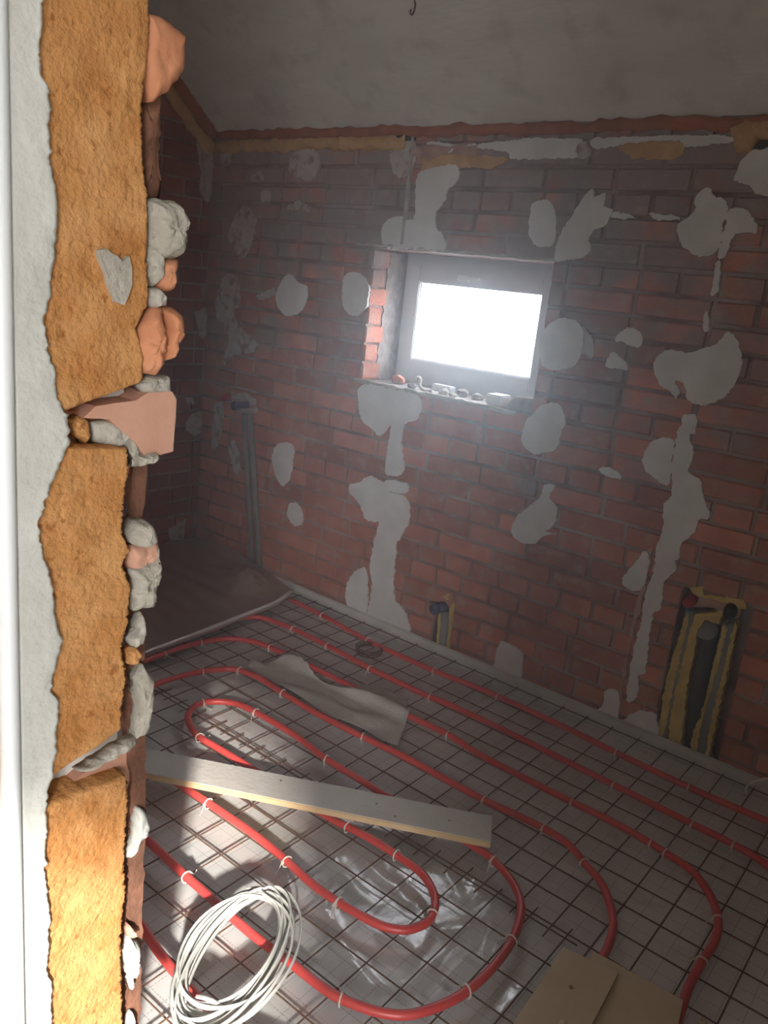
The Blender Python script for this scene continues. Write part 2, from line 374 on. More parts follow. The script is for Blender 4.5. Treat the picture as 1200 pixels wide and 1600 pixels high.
# bricks showing in the left reveal of the window opening
z = WIN[2]+0.01
k = 0
while z < WIN[3]-0.02:
    h = min(PITCH_Z-0.011, WIN[3]-z-0.004); ln = (0.115, 0.085)[k % 2]
    bm = bmesh.new(); add_box(bm, (WIN[0]-0.02, YB+0.002, z), (WIN[0]+0.010+0.004*(k % 2), YB+0.004+ln, z+h), 0.004)
    link('brick', bm, M['brick'], wall); z += PITCH_Z; k += 1
slab('plaster_patch', [(WIN[0]-0.001, YB+0.10, WIN[2]+0.01), (WIN[0]-0.001, YB+0.225, WIN[2]+0.01), (WIN[0]-0.001, YB+0.225, WIN[3]-0.01), (WIN[0]-0.001, YB+0.12, WIN[3]-0.01)], (1, 0, 0), 0.006, M['rubble'], wall, amp=0.01)

# ---- left wall
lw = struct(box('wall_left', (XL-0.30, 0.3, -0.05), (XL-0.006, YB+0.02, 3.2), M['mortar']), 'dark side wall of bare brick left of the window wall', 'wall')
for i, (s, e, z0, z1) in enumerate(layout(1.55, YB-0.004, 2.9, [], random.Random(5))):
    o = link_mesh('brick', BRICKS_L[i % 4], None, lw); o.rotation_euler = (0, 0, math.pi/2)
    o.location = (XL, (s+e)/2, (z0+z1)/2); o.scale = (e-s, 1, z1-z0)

# ---- sloped ceiling, then flat over the door
YF = 1.70; ZF = ZC+SLOPE*(YB-YF)
bm = bmesh.new()
prof = [(YB+0.42, ZC-SLOPE*0.42), (YF, ZF), (0.3, ZF), (0.3, ZF+0.2), (YF, ZF+0.2), (YB+0.42, ZC-SLOPE*0.42+0.25)]
A = [bm.verts.new((-3.6, y, z)) for y, z in prof]; B = [bm.verts.new((1.6, y, z)) for y, z in prof]
for i in range(6): bm.faces.new((A[i], A[(i+1) % 6], B[(i+1) % 6], B[i]))
bm.faces.new(A); bm.faces.new(list(reversed(B)))
ceil = struct(link('ceiling', bm, M['ceiling']), 'sloping raw grey concrete ceiling rising from the window wall', 'ceiling')
def CZ(y): return ZC+SLOPE*(YB-y)
# right wall and the hall the picture is taken from (behind and beside the camera)
struct(box('wall_right', (1.3, 0.3, -0.05), (1.5, YB+0.02, 3.2), M['mortar']), 'unseen right side wall of the room', 'wall')
bm = bmesh.new()
HW = (1.50, 2.50, 0.50, 2.50)
add_box(bm, (-2.2, -2.22, 0), (HW[0], -2.10, 3.0)); add_box(bm, (HW[1], -2.22, 0), (3.1, -2.10, 3.0))
add_box(bm, (HW[0], -2.22, 0), (HW[1], -2.10, HW[2])); add_box(bm, (HW[0], -2.22, HW[3]), (HW[1], -2.10, 3.0))
struct(link('wall_hall', bm, M['hall']), 'hall wall with a window behind the photographer', 'wall')
struct(box('wall_hall_right', (2.9, -2.2, 0), (3.05, 0.43, 3.0), M['hall']), 'right hall wall', 'wall')
struct(box('wall_hall_left', (-2.2, -2.2, 0), (-2.05, 0.43, 3.0), M['hall']), 'left hall wall', 'wall')
struct(box('ceiling_hall', (-2.2, -2.22, 3.0), (3.1, 0.43, 3.15), M['hall']), 'hall ceiling', 'ceiling')

# ---- partition wall with the torn door jamb
DOOR_X = 0.0
bm = bmesh.new()
add_box(bm, (-3.5, YN0, -0.05), (XJ-0.045, YN1+0.005, 3.2)); add_box(bm, (DOOR_X, YN0, -0.05), (3.0, YN1+0.03, 3.2))
add_box(bm, (XJ-0.045, YN0, 2.55), (DOOR_X, YN1+0.03, 3.2))
front = struct(link('wall_front', bm, M['hall']), 'partition wall end torn open beside the doorway', 'wall')

# ================================================================== TRIM: foam beads where wall and ceiling meet
def bead(name, a, b, r, m, label, n=90, wob=0.016):
    P = [Vector(a).lerp(Vector(b), i/n) for i in range(n+1)]
    P = [p+Vector((0, 0, 0.008*noise.noise(p*4))) for p in P]
    R = [r*(1+0.25*noise.noise(p*9)) for p in P]
    return struct(tube(name, P, R, m, seg=10, wob=wob, wscale=28), label, 'foam bead')
bead('trim_1', (XL, YB-0.002, ZC-0.006), (-0.2, YB-0.002, ZC-0.022), 0.021, M['foam_brown'], 'brown foam bead along the top of the window wall')
bead('trim_2', (XL+0.02, YB+0.006, ZC-0.058), (-2.16, YB+0.006, ZC-0.050), 0.030, M['foam_yellow'], 'yellow foam bead under the brown bead in the left half')
bead('trim_3', (XL+0.01, YB, CZ(YB)-0.01), (XL+0.01, 1.75, CZ(1.75)-0.01), 0.036, M['foam_brown'], 'brown foam bead climbing along the left wall top')
bead('trim_4', (XL+0.005, YB-0.02, CZ(YB)-0.075), (XL+0.005, 1.75, CZ(1.75)-0.075), 0.030, M['foam_yellow'], 'yellow foam bead climbing along the left wall')
bead('trim_5', (-2.13, YB+0.008, ZC-0.085), (-1.82, YB+0.008, ZC-0.09), 0.026, M['plaster_pink'], 'pinkish mortar ridge left of the white strip', 20)
# the hard corner at upper right: foam thickening, the dark of the gap behind painted as a black slab
lump('trim_6', [WY(u, v, YB) for u, v in ((1140, 200), (1165, 188), (1215, 186), (1215, 222), (1188, 218), (1172, 240), (1150, 238))], (0, -1, 0), 0.04, M['foam_yellow'], seed=3)
struct(bpy.data.objects['trim_6'], 'ragged foam lump at the upper right corner of the ceiling line', 'foam bead')
slab('painted_gap_shade', [WY(u, v, YB) for u, v in ((1172, 240), (1190, 218), (1215, 205), (1215, 225), (1185, 243))], (0, -1, 0), 0.006, M['black'], wall, amp=0.003)
slab('painted_gap_shade', [WY(u, v, YB) for u, v in ((612, 218), (630, 210), (650, 208), (651, 220), (628, 222))], (0, -1, 0), 0.012, M['black'], wall, amp=0.003)  # second black slab, the shade of a gap put into its colour
box('mortar_ridge', (-2.127, YB-0.014, 1.66), (-2.115, YB, 2.07), M['lump'], wall)
bs = box('baseboard_back', (XL, YB-0.022, 0.0), (0.3, YB-0.008, 0.062), M['strip'], bevel=0.005)
struct(bs, 'pale shiny edge strip standing along the foot of the brick wall', 'edge strip')

# ================================================================== PLASTER PATCHES (parts of the walls)
c6, c5, c4, c7, c8, c12, cm = ((540, 180), 3.2), ((200, 560), 2.4), ((200, 100), 2.4), ((800, 150), 2.963), ((800, 650), 2.667), ((880, 1050), 3.75), ((640, 880), 4.615)
P1 = [  # thick white patches on the back wall
 (c6, [(365,300),(430,270),(520,250),(570,265),(565,330),(520,370),(500,430),(460,480),(455,560),(490,600),(500,680),(350,670),(210,660),(185,600),(200,540),(260,505),(345,520),(355,400)]),
 (c4, [(815,800),(850,780),(885,795),(905,830),(905,880),(890,925),(850,945),(815,915),(808,860)]),
 (c5, [(880,100),(1000,110),(1100,150),(1085,230),(1040,245),(1030,330),(1040,420),(1000,440),(970,420),(985,300),(990,250),(950,290),(920,260),(890,240),(870,180)]),
 (c5, [(840,470),(870,465),(910,440),(975,475),(990,520),(985,600),(910,610),(880,570),(870,540),(835,500)]),
 (c5, [(972,455),(1050,470),(1048,503),(978,495)]),
 (c5, [(972,503),(1045,520),(1060,600),(1020,680),(1010,700),(1000,880),(1030,930),(1050,970),(1055,1040),(940,990),(903,970),(920,850),(912,770),(940,640),(965,560)]),
 (c5, [(835,820),(890,780),(903,850),(895,970),(830,930),(820,880)]),
 (c5, [(590,315),(625,330),(620,400),(605,460),(580,475),(555,430),(545,370),(560,325)]),
 (c5, [(610,545),(640,545),(660,580),(655,620),(630,625),(605,590)]),
 (c4, [(560,860),(585,810),(610,785),(645,820),(672,835),(675,880),(650,930),(600,945),(565,910)]),
 (c7, [(85,560),(95,510),(115,490),(180,490),(205,560),(210,620),(190,690),(150,700),(110,690),(82,630)]),
 (c7, [(200,760),(230,640),(280,560),(330,480),(380,430),(385,470),(440,450),(430,510),(470,530),(440,600),(390,620),(360,660),(370,710),(330,750),(250,760)]),
 (c7, [(770,600),(850,540),(850,470),(910,425),(950,470),(1000,490),(990,560),(980,590),(970,680),(930,740),(860,740),(790,690)]),
 (c7, [(992,590),(1000,540),(1050,515),(1110,550),(1140,610),(1130,640),(1040,640),(1010,700),(985,750),(955,750),(968,690)]),
 (c7, [(950,770),(970,770),(965,860),(945,920),(925,920),(940,850)]),
 (c7, [(445,545),(520,543),(580,565),(520,572),(450,560)]),
 (c7, [(640,545),(700,550),(760,548),(780,575),(700,575),(650,562)]),
 (c7, [(1035,380),(1080,280),(1160,250),(1220,255),(1220,440),(1150,460),(1110,420),(1050,400)]),
 (c7, [(150,1090),(200,1040),(270,1030),(320,1060),(335,1120),(325,1190),(290,1250),(200,1270),(140,1240),(130,1150)]),
 (c7, [(480,1130),(540,1070),(600,1100),(590,1165),(520,1140)]),
 (c7, [(440,1250),(480,1185),(545,1265)]),
 (c7, [(890,1080),(895,1010),(912,1010),(915,1085)]),
 (c7, [(660,1260),(680,1200),(740,1175),(830,1190),(900,1160),(950,1150),(1010,1090),(1060,1170),(1065,1270),(1030,1350),(960,1410),(880,1430),(820,1410),(800,1330),(760,1320),(780,1370),(760,1410),(740,1370),(690,1340)]),
 (((0, 0), 1), [(817,680),(822,662),(827,656),(844,636),(871,629),(884,655),(880,672),(871,700),(858,706),(838,708),(822,699)]),
 (c8, [(550,180),(580,110),(640,90),(678,110),(668,200),(660,285),(610,270),(565,230)]),
 (c8, [(720,0),(770,0),(765,70),(740,80),(760,160),(740,230),(790,270),(800,340),(830,420),(780,430),(770,480),(710,530),(700,590),(680,600),(690,640),(640,690),(620,800),(590,830),(570,980),(560,1060),(530,1080),(530,1160),(480,1180),(505,1000),(530,900),(545,840),(560,740),(590,650),(605,550),(632,470),(638,360),(668,330),(672,200),(692,80)]),
 (c8, [(465,690),(490,640),(530,590),(560,565),(575,600),(570,640),(550,710),(500,725)]),
 (c8, [(0,480),(30,410),(110,350),(140,290),(185,290),(160,340),(190,380),(180,450),(140,480),(190,490),(130,500),(100,530),(40,525)]),
 (cm, [(660,560),(740,590),(820,650),(800,860),(700,815),(610,790),(625,680)]),
 (c8, [(320,1230),(380,1210),(390,1140),(440,1140),(452,1180),(438,1270),(410,1285),(330,1250)]),
 (c8, [(455,1270),(520,1230),(580,1230),(610,1260),(605,1370),(520,1330),(452,1300)]),
 (c6, [(415,140),(470,135),(600,150),(830,130),(1152,120),(1152,185),(1140,218),(850,220),(820,190),(700,170),(560,168),(530,190),(430,185)]),
 (c7, [(370,205),(480,195),(700,185),(1020,190),(1030,215),(820,240),(780,210),(560,220),(400,250)]),
 (c7, [(0,205),(280,200),(330,205),(290,240),(270,280),(90,285),(0,290)]),
 (c8, [(365,225),(400,208),(430,225),(460,260),(420,255)]),
]
for i, (c, pts) in enumerate(P1):
    slab('plaster_patch', smooth_path([WY(u, v, YB) for u, v in px(*c, pts)], 3, True), (0, -1, 0), 0.0085+0.0015*(i % 3), M['plaster'], wall, step=0.006, amp=0.0055, seed=i*3.1)
P2 = [  # thin, half scraped patches
 (c4, [(610,360),(630,330),(660,310),(715,330),(720,400),(690,435),(640,430),(610,400)]),
 (c4, [(985,310),(1030,292),(1075,290),(1080,380),(1030,430),(990,390)]),
 (c4, [(380,640),(400,580),(440,535),(480,570),(475,640),(440,730),(400,700)]),
 (c4, [(335,870),(370,790),(410,800),(425,880),(400,940),(430,990),(490,1050),(470,1080),(400,1090),(370,1130),(360,1100),(380,1040),(360,970),(335,960)]),
 (c4, [(500,480),(535,480),(540,510),(510,520)]), (c4, [(465,425),(500,400),(520,440),(480,440)]),
 (c4, [(490,870),(545,840),(560,870),(500,885)]), (c4, [(600,545),(640,515),(700,548),(640,552)]),
 (c4, [(350,340),(405,335),(370,395)]),
 (c5, [(330,170),(360,165),(355,270),(330,345),(315,310),(325,200)]),
 (c7, [(322,1070),(370,1110),(380,1200),(350,1210),(325,1190)]),
 (c5, [(380,330),(410,310),(425,440),(400,420)]),
 (c7, [(290,225),(350,215),(375,255),(330,300),(285,270)]),
]
for i, (c, pts) in enumerate(P2):
    slab('plaster_patch', smooth_path([WY(u, v, YB) for u, v in px(*c, pts)], 3, True), (0, -1, 0), 0.0065, M['plaster_thin'], wall, step=0.010, amp=0.010, seed=90+i*3.1)
P3 = [(c8, [(560,560),(580,545),(585,600),(560,700),(530,830),(490,990),(465,1140),(445,1260),(432,1260),(455,1130),(478,990),(505,850),(540,720)]),
      (((0, 0), 1), [(660,236),(740,243),(800,246),(770,264),(700,262),(660,270)]), (c7, [(470,230),(640,205),(800,215),(800,280),(720,300),(560,290)])]
for i, (c, pts) in enumerate(P3):
    slab('plaster_patch', [WY(u, v, YB) for u, v in px(*c, pts)], (0, -1, 0), 0.0075, M['plaster_pink'] if i < 1 else M['foam_yellow'], wall, step=0.012, amp=0.008, seed=150+i)
for i, (c, pts) in enumerate([
 (c4, [(255,285),(330,290),(338,360),(325,450),(295,530),(265,470),(270,400)]),
 (c4, [(250,930),(290,910),(318,920),(310,1000),(300,1050),(265,1020)]),
 (c5, [(215,240),(240,205),(275,195),(290,230),(288,270),(250,290),(215,270)]), (c5, [(210,150),(235,140),(250,170),(225,175)]),
 (c5, [(150,640),(215,600),(205,690),(160,700)])]):
    slab('plaster_patch', [WX(u, v, XL) for u, v in px(*c, pts)], (1, 0, 0), 0.005, M['plaster_thin'], lw, step=0.010, amp=0.006, seed=200+i)
# crumbly mortar lips above and below the opening
for a, b, r in (((WIN[0]-0.02, YB-0.004, WIN[2]+0.004), (-1.50, YB-0.004, WIN[2]-0.002), 0.009), ((WIN[0]-0.09, YB-0.002, WIN[3]+0.012), (WIN[1], YB-0.002, WIN[3]+0.004), 0.007)):
    P = [Vector(a).lerp(Vector(b), i/40) for i in range(41)]
    tube('mortar_lip', [p+Vector((0, 0, 0.006*noise.noise(p*25))) for p in P], r, M['lump'], wall, seg=8, wob=0.006, wscale=60)
box('sill_bed', (WIN[0], YB+0.004, WIN[2]-0.03), (WIN[1], YB+0.40, WIN[2]+0.004), M['rubble'], wall)

# ================================================================== WINDOW
YW = 2.985
win = struct(bpy.data.objects.new('window_1', None), 'small white plastic tilt window in the brick wall', 'window'); COL.objects.link(win)
FX0, FX1, FZ0, FZ1 = WIN[0]+0.012, -1.505, WIN[2]+0.03, WIN[3]-0.022
def frame(name, x0, x1, z0, z1, wl, wr, wt, wb, y0, y1, m, parent, bev=0.004):
    bm = bmesh.new()
    add_box(bm, (x0, y0, z0), (x0+wl, y1, z1), bev); add_box(bm, (x1-wr, y0, z0), (x1, y1, z1), bev)
    add_box(bm, (x0+wl-0.001, y0+0.0005, z1-wt), (x1-wr+0.001, y1, z1), bev); add_box(bm, (x0+wl-0.001, y0+0.0005, z0), (x1-wr+0.001, y1, z0+wb), bev)
    return link(name, bm, m, parent)
frame('frame', FX0, FX1, FZ0, FZ1, 0.045, 0.045, 0.045, 0.04, YW, YW+0.07, M['frame_pvc'], win)
frame('mounting_foam', WIN[0]-0.01, WIN[1]+0.01, WIN[2]-0.01, WIN[3]+0.01, 0.04, 0.10, 0.05, 0.06, YW+0.012, YW+0.06, M['frame_pvc'], win, 0.0)
frame('sash', FX0+0.03, FX1-0.03, FZ0+0.028, FZ1-0.03, 0.055, 0.055, 0.062, 0.05, YW-0.014, YW+0.05, M['frame_pvc'], win)
frame('glazing_bead', FX0+0.078, FX1-0.078, FZ0+0.072, FZ1-0.085, 0.012, 0.012, 0.012, 0.012, YW-0.004, YW+0.03, M['white_pvc'], win, 0.003)
box('pane', (FX0+0.075, YW+0.020, FZ0+0.07), (FX1-0.075, YW+0.026, FZ1-0.08), M['glass'], win)
hx = (FX0+FX1)/2-0.07
bm = bmesh.new(); add_box(bm, (hx-0.03, YW-0.026, FZ1-0.075), (hx+0.03, YW-0.012, FZ1-0.05), 0.004); add_box(bm, (hx-0.012, YW-0.05, FZ1-0.068), (hx+0.012, YW-0.024, FZ1-0.057), 0.003); add_box(bm, (hx-0.01, YW-0.055, FZ1-0.07), (hx+0.10, YW-0.043, FZ1-0.055), 0.004)
link('handle', bm, M['white_pvc'], win)

# ================================================================== JAMB: cut foam, bricks, mortar
def edge_at(pl, v):
    for (a, b), (c, d) in zip(pl, pl[1:]):
        if b <= v <= d: return a+(c-a)*(v-b)/max(1e-6, d-b)
    return pl[0][0] if v < pl[0][1] else pl[-1][0]
def foam_slab(left, right, top, bot, seed):
    """cut foam face on the jamb: left/right torn edges, sloping ends; bulky with a pitted, sawn front"""
    nu, nv = 50, 220; bm = bmesh.new(); G = []
    for j in range(nv+1):
        t = j/nv; row = []
        vl = top[0]+(bot[0]-top[0])*t; vr = top[1]+(bot[1]-top[1])*t
        ul, ur = edge_at(left, vl), edge_at(right, vr)
        ul += 2.2*noise.noise(Vector((seed, vl*0.10, 0)))+3.0*noise.noise(Vector((seed, vl*0.33, 3))); ur += 2.5*noise.noise(Vector((seed+9, vr*0.12, 0)))+4.5*noise.noise(Vector((seed+5, vr*0.31, 1)))+2.5*noise.noise(Vector((seed+7, vr*0.9, 1)))
        for i in range(nu+1):
            s = i/nu; u = ul+(ur-ul)*s; v = vl+(vr-vl)*s
            e = 3.0*noise.noise(Vector((u*0.09, seed, 0)))
            if j == 0: v += e
            if j == nv: v -= e
            p = WX(u, v, XJ)
            q = p*1.0
            h = 0.0022*noise.fractal(q*30+Vector((seed, 0, 0)), 1.0, 2.0, 4)
            cell = noise.noise(q*130+Vector((0, seed, 0)))
            if cell > 0.3: h -= 0.004*(cell-0.3)
            ed = min(s, 1-s)*1.0; ed2 = min(t, 1-t)*8.0
            h -= 0.006*max(0, 1-ed/0.03)**2 + 0.006*max(0, 1-ed2/0.06)**2
            row.append(bm.verts.new(p+Vector((h, 0, 0))))
        G.append(row)
    for j in range(nv):
        for i in range(nu): bm.faces.new((G[j][i], G[j][i+1], G[j+1][i+1], G[j+1][i]))
    rim = G[0][:]+[r[-1] for r in G[1:]]+list(reversed(G[-1][:-1]))+[r[0] for r in reversed(G[1:-1])]
    bk = [bm.verts.new(v.co+Vector((-0.04, 0, 0))) for v in rim]; n = len(rim)
    for i in range(n): bm.faces.new((rim[i], rim[(i+1) % n], bk[(i+1) % n], bk[i]))
    return link('foam_slab', bm, M['foam_cut'], front, True)
LE = [(54,-120),(54,0),(51,84),(52,115),(64,135),(69,169),(64,202),(69,253),(78,304),(78,388),(69,442),(71,459),(56,500),(67,537),(64,544),(79,581),(79,618),(94,648),(98,690),(91,699),(81,729),(69,760),(49,814),(56,854),(69,905),(79,972),(88,999),(78,1037),(69,1080),(84,1087),(78,1127),(79,1171),(67,1222),(62,1259),(64,1306),(62,1364),(69,1431),(62,1509),(71,1532),(71,1600),(71,1750)]
RE = [(238,-120),(238,0),(236,67),(226,152),(224,236),(233,304),(233,388),(235,472),(216,512),(226,551),(224,594),(204,625),(203,699),(202,736),(196,787),(194,837),(207,861),(192,881),(206,915),(202,972),(192,1006),(199,1060),(192,1104),(191,1148),(199,1212),(202,1249),(199,1296),(196,1347),(199,1391),(192,1441),(191,1499),(194,1600),(194,1750)]
foam_slab(LE, RE, (-110, -110), (648, 600), 1.0)
foam_slab(LE, RE, (697, 700), (1226, 1142), 2.0)
foam_slab(LE, RE, (1262, 1212), (1740, 1740), 3.0)
# plaster skin of the hall side, torn where it meets the foam, and the wall corner behind it
bm = bmesh.new(); G = []
for j in range(401):
    v = -120+j*4.7; row = []
    ul = 8+0.0195*v; ur = edge_at(LE, v)+5+3*noise.noise(Vector((v*0.12, 0, 5)))+5.0*noise.noise(Vector((v*0.31, 0, 5)))+2.5*noise.noise(Vector((v*0.8, 0, 5)))
    for i in range(13):
        s = i/12; p = WX(ul+(ur-ul)*s, v, XJ)
        h = 0.004+0.0035*noise.fractal(p*22, 1.0, 2.0, 3)*s*s + 0.003*s
        row.append(bm.verts.new(p+Vector((h, 0, 0))))
    G.append(row)
for j in range(400):
    for i in range(12): bm.faces.new((G[j][i], G[j][i+1], G[j+1][i+1], G[j+1][i]))
rim = G[0][:]+[r[-1] for r in G[1:]]+list(reversed(G[-1][:-1]))+[r[0] for r in reversed(G[1:-1])]
bk = [bm.verts.new(v.co+Vector((-0.03, 0, 0))) for v in rim]
for i in range(len(rim)): bm.faces.new((rim[i], rim[(i+1) % len(rim)], bk[(i+1) % len(rim)], bk[i]))
link('plaster_skin', bm, M['jamb_plaster'], front, True)
def J(pts, x=XJ-0.012): return [WX(u, v, x) for u, v in pts]
X1 = (1, 0, 0)
def jl(name, pts, m, depth=0.02, x=XJ-0.014, seed=0.0, dome=0.6, ruf=0.004, amp=0.003): return lump(name, J(pts, x), X1, depth, m, front, step=0.004, amp=amp, seed=seed, dome=dome, rufn=ruf)
jl('brick', [(225,20),(240,28),(262,38),(284,56),(284,112),(262,135),(232,160),(220,100)], M['clay'], 0.03, dome=0.3, ruf=0.002, seed=1)
jl('brick', [(222,150),(246,140),(249,200),(244,240),(248,312),(222,312)], M['clay_dark'], 0.02, x=XJ-0.03, dome=0.3, seed=2)
jl('mortar_lump', [(228,314),(240,310),(262,312),(278,325),(285,348),(282,356),(275,362),(282,372),(279,392),(262,405),(246,406),(230,395)], M['lump'], 0.03, dome=0.8, ruf=0.006, seed=3)
jl('mortar_lump', [(226,388),(238,385),(249,405),(244,438),(236,446),(226,430)], M['lump'], 0.02, dome=0.8, seed=4)
jl('brick', [(246,406),(270,404),(268,432),(266,452),(252,458),(240,444)], M['clay'], 0.022, dome=0.6, seed=5)
jl('mortar_lump', [(228,450),(240,446),(254,462),(252,478),(234,480),(226,468)], M['lump'], 0.018, dome=0.8, seed=6)
jl('brick', [(206,540),(214,512),(230,482),(243,478),(248,500),(246,540),(249,565),(240,586),(216,586),(208,566)], M['clay'], 0.03, dome=0.6, ruf=0.008, seed=7)
jl('brick', [(247,482),(262,478),(273,486),(273,520),(262,545),(252,562),(246,545),(250,510)], M['clay'], 0.03, dome=0.8, ruf=0.006, seed=8)
jl('mortar_lump', [(214,600),(225,588),(262,586),(262,610),(240,612),(222,614)], M['lump'], 0.02, x=XJ-0.02, dome=0.5, seed=9)
slab('brick', J([(120,650),(140,632),(202,622),(222,612),(258,610),(267,622),(261,702),(218,710),(204,690),(160,652)], XJ-0.022), X1, 0.012, M['clay_pink'], front, step=0.02, amp=0.002, back=0.08)
jl('mortar_lump', [(142,660),(160,655),(180,658),(205,668),(214,680),(218,705),(213,728),(203,728),(203,700),(170,694),(145,690)], M['lump'], 0.02, x=XJ-0.022, dome=0.4, seed=11)
jl('foam_lump', [(104,655),(118,648),(135,655),(136,680),(128,694),(114,680)], M['foam_cut'], 0.018, x=XJ-0.02, seed=12)
slab('broken_brick', J([(92,640),(145,640),(205,620),(206,740),(92,720)], XJ-0.045), X1, 0.012, M['clay'], front, amp=0.002)
jl('mortar_lump', [(212,712),(240,706),(244,712),(236,722),(218,726)], M['lump'], 0.018, seed=13)
slab('broken_brick', J([(198,705),(216,715),(213,760),(209,830),(212,1010),(215,1200),(212,1330),(209,1480),(206,1700),(188,1700),(190,1200),(194,1000)], XJ-0.04), X1, 0.02, M['clay_dark'], front, amp=0.004)
jl('mortar_lump', [(198,830),(206,812),(222,808),(230,822),(229,842),(212,850),(198,846)], M['lump'], 0.03, dome=0.9, seed=14)
jl('brick', [(198,850),(226,838),(240,842),(243,870),(238,895),(205,905),(196,880)], M['clay_pink'], 0.022, x=XJ-0.02, dome=0.5, seed=15)
jl('mortar_lump', [(203,890),(238,866),(243,850),(243,910),(236,926),(236,948),(206,952),(204,920)], M['lump'], 0.022, dome=0.7, ruf=0.007, seed=16)
jl('mortar_lump', [(197,995),(210,978),(217,955),(219,985),(214,1005),(200,1010)], M['lump'], 0.02, dome=0.7, seed=17)
jl('foam_lump', [(194,1014),(206,1006),(214,1018),(208,1034),(196,1036)], M['foam_cut'], 0.018, dome=0.8, seed=18)
jl('mortar_lump', [(206,1056),(220,1036),(232,1050),(233,1078),(231,1118),(222,1146),(206,1156),(206,1128),(212,1100)], M['lump'], 0.022, dome=0.7, seed=19)
jl('mortar_lump', [(118,1204),(150,1182),(189,1158),(210,1150),(212,1160),(180,1178),(140,1202)], M['lump'], 0.018, x=XJ-0.008, dome=0.5, seed=20)
slab('broken_brick', J([(80,1230),(118,1200),(200,1150),(203,1250),(80,1290)], XJ-0.045), X1, 0.018, M['clay_pink'], front, amp=0.002)
jl('mortar_lump', [(200,1338),(208,1300),(214,1262),(222,1264),(228,1282),(224,1304),(212,1322)], M['jamb_plaster'], 0.018, dome=0.7, seed=21)
jl('mortar_lump', [(196,1462),(200,1440),(208,1450),(209,1458),(197,1464)], M['clay_pink'], 0.014, dome=0.7, seed=22)
jl('mortar_lump', [(195,1488),(200,1464),(211,1468),(208,1492),(213,1508),(204,1528),(196,1520)], M['jamb_plaster'], 0.018, dome=0.8, seed=23)
jl('mortar_lump', [(198,1530),(206,1518),(207,1540),(202,1545)], M['jamb_plaster'], 0.012, seed=24)
jl('mortar_lump', [(198,1600),(204,1580),(209,1590),(206,1640),(199,1640)], M['jamb_plaster'], 0.014, seed=25)
slab('mortar_lump', J([(148,388),(160,388),(176,402),(184,408),(195,400),(200,412),(198,452),(188,474),(176,470),(162,440)], XJ), X1, 0.008, M['lump'], front, step=0.006, amp=0.003, seed=26)

# white pipe up the hall side of the jamb, and the wooden door edge beside it
pw = tube('conduit_pipe', [(XJ+0.002, 0.4085, z) for z in (0.0, 0.5, 1.0, 1.5, 2.25)], 0.0105, M['white_pvc'], seg=20)
tag(pw, 'smooth white plastic pipe running up the hall side of the torn foam jamb', 'pipe')
dl = box('door_lining', (XJ-0.06, 0.30, 0.0), (XJ-0.035, 0.385, 2.2), M['wood'], bevel=0.003)
tag(dl, 'brown wooden board edge at the lower left beside the white pipe', 'board')

# ================================================================== PIPES IN THE WALL
YP = YB-0.016
lp = thing('supply_pipe_pair', 'pair of leaning grey pipes with a dark blue elbow in the far left corner', 'pipe', (-2.83, YP, 0.0))
def bring(o, parent):
    o.parent = parent; o.matrix_parent_inverse = Matrix.Translation(-Vector(parent.location)); return o
a0, a1 = WY(381, 645, YP), WY(396, 893, YP); b0, b1 = WY(391, 648, YP), WY(408, 890, YP)
a1.z = b1.z = 0.012
bring(tube('pipe', [a0, a0.lerp(a1, 0.5), a1], 0.013, M['grey_pipe'], seg=12), lp)
bring(tube('pipe', [b0, b0.lerp(b1, 0.5), b1], 0.014, M['grey_pipe'], seg=12), lp)
e0, e1 = WY(389, 632, YP), WY(369, 634, YP-0.03)
bring(tube('elbow', [e0, e0.lerp(e1, 0.6), e1], [0.016, 0.016, 0.019], M['blue'], seg=12), lp)
bring(tube('end_cap', [e1, e1+(e1-e0).normalized()*0.02], 0.021, M['black'], seg=12), lp)
lump('mortar_lump', [WY(u, v, YB) for u, v in ((360,618),(384,612),(402,622),(402,645),(388,648),(372,646))], (0, -1, 0), 0.02, M['plaster_thin'], wall, seed=31)
rc = tube('red_pipe_cap', [WY(344, 623, YB), WY(357, 620, YB-0.02)], 0.016, M['red_cap'], seg=12)
tag(rc, 'dull red pipe cap in the dark corner left of the leaning grey pipes', 'pipe cap')

mp_ = thing('drain_stub', 'short grey drain stub with a dark blue elbow at the brick wall foot', 'pipe', (-1.70, YB, 0.0))
YS = YB+0.012
bring(tube('pipe', [WY(697, 955, YS), WY(694, 990, YS), WY(691, 1022, YS)], 0.020, M['grey_pipe'], seg=14), mp_)
q0, q1 = WY(697, 946, YS), WY(682, 951, YS-0.06)
bring(tube('elbow', [q0, q0.lerp(q1, 0.5), q1], [0.022, 0.022, 0.020], M['blue'], seg=14), mp_)
bring(tube('end_cap', [q1, q1+(q1-q0).normalized()*0.02], 0.023, M['blue'], seg=14), mp_)
for pl in ([(686,952),(689,945),(690,985),(687,1012),(683,1012)], [(704,935),(711,945),(706,985),(703,1018),(698,1016),(702,980)], [(690,930),(702,925),(710,934),(700,940)]):
    lump('foam_fill', [WY(u, v, YB+0.004) for u, v in pl], (0, -1, 0), 0.014, M['foam_chase'], wall, step=0.01, amp=0.003, seed=40)

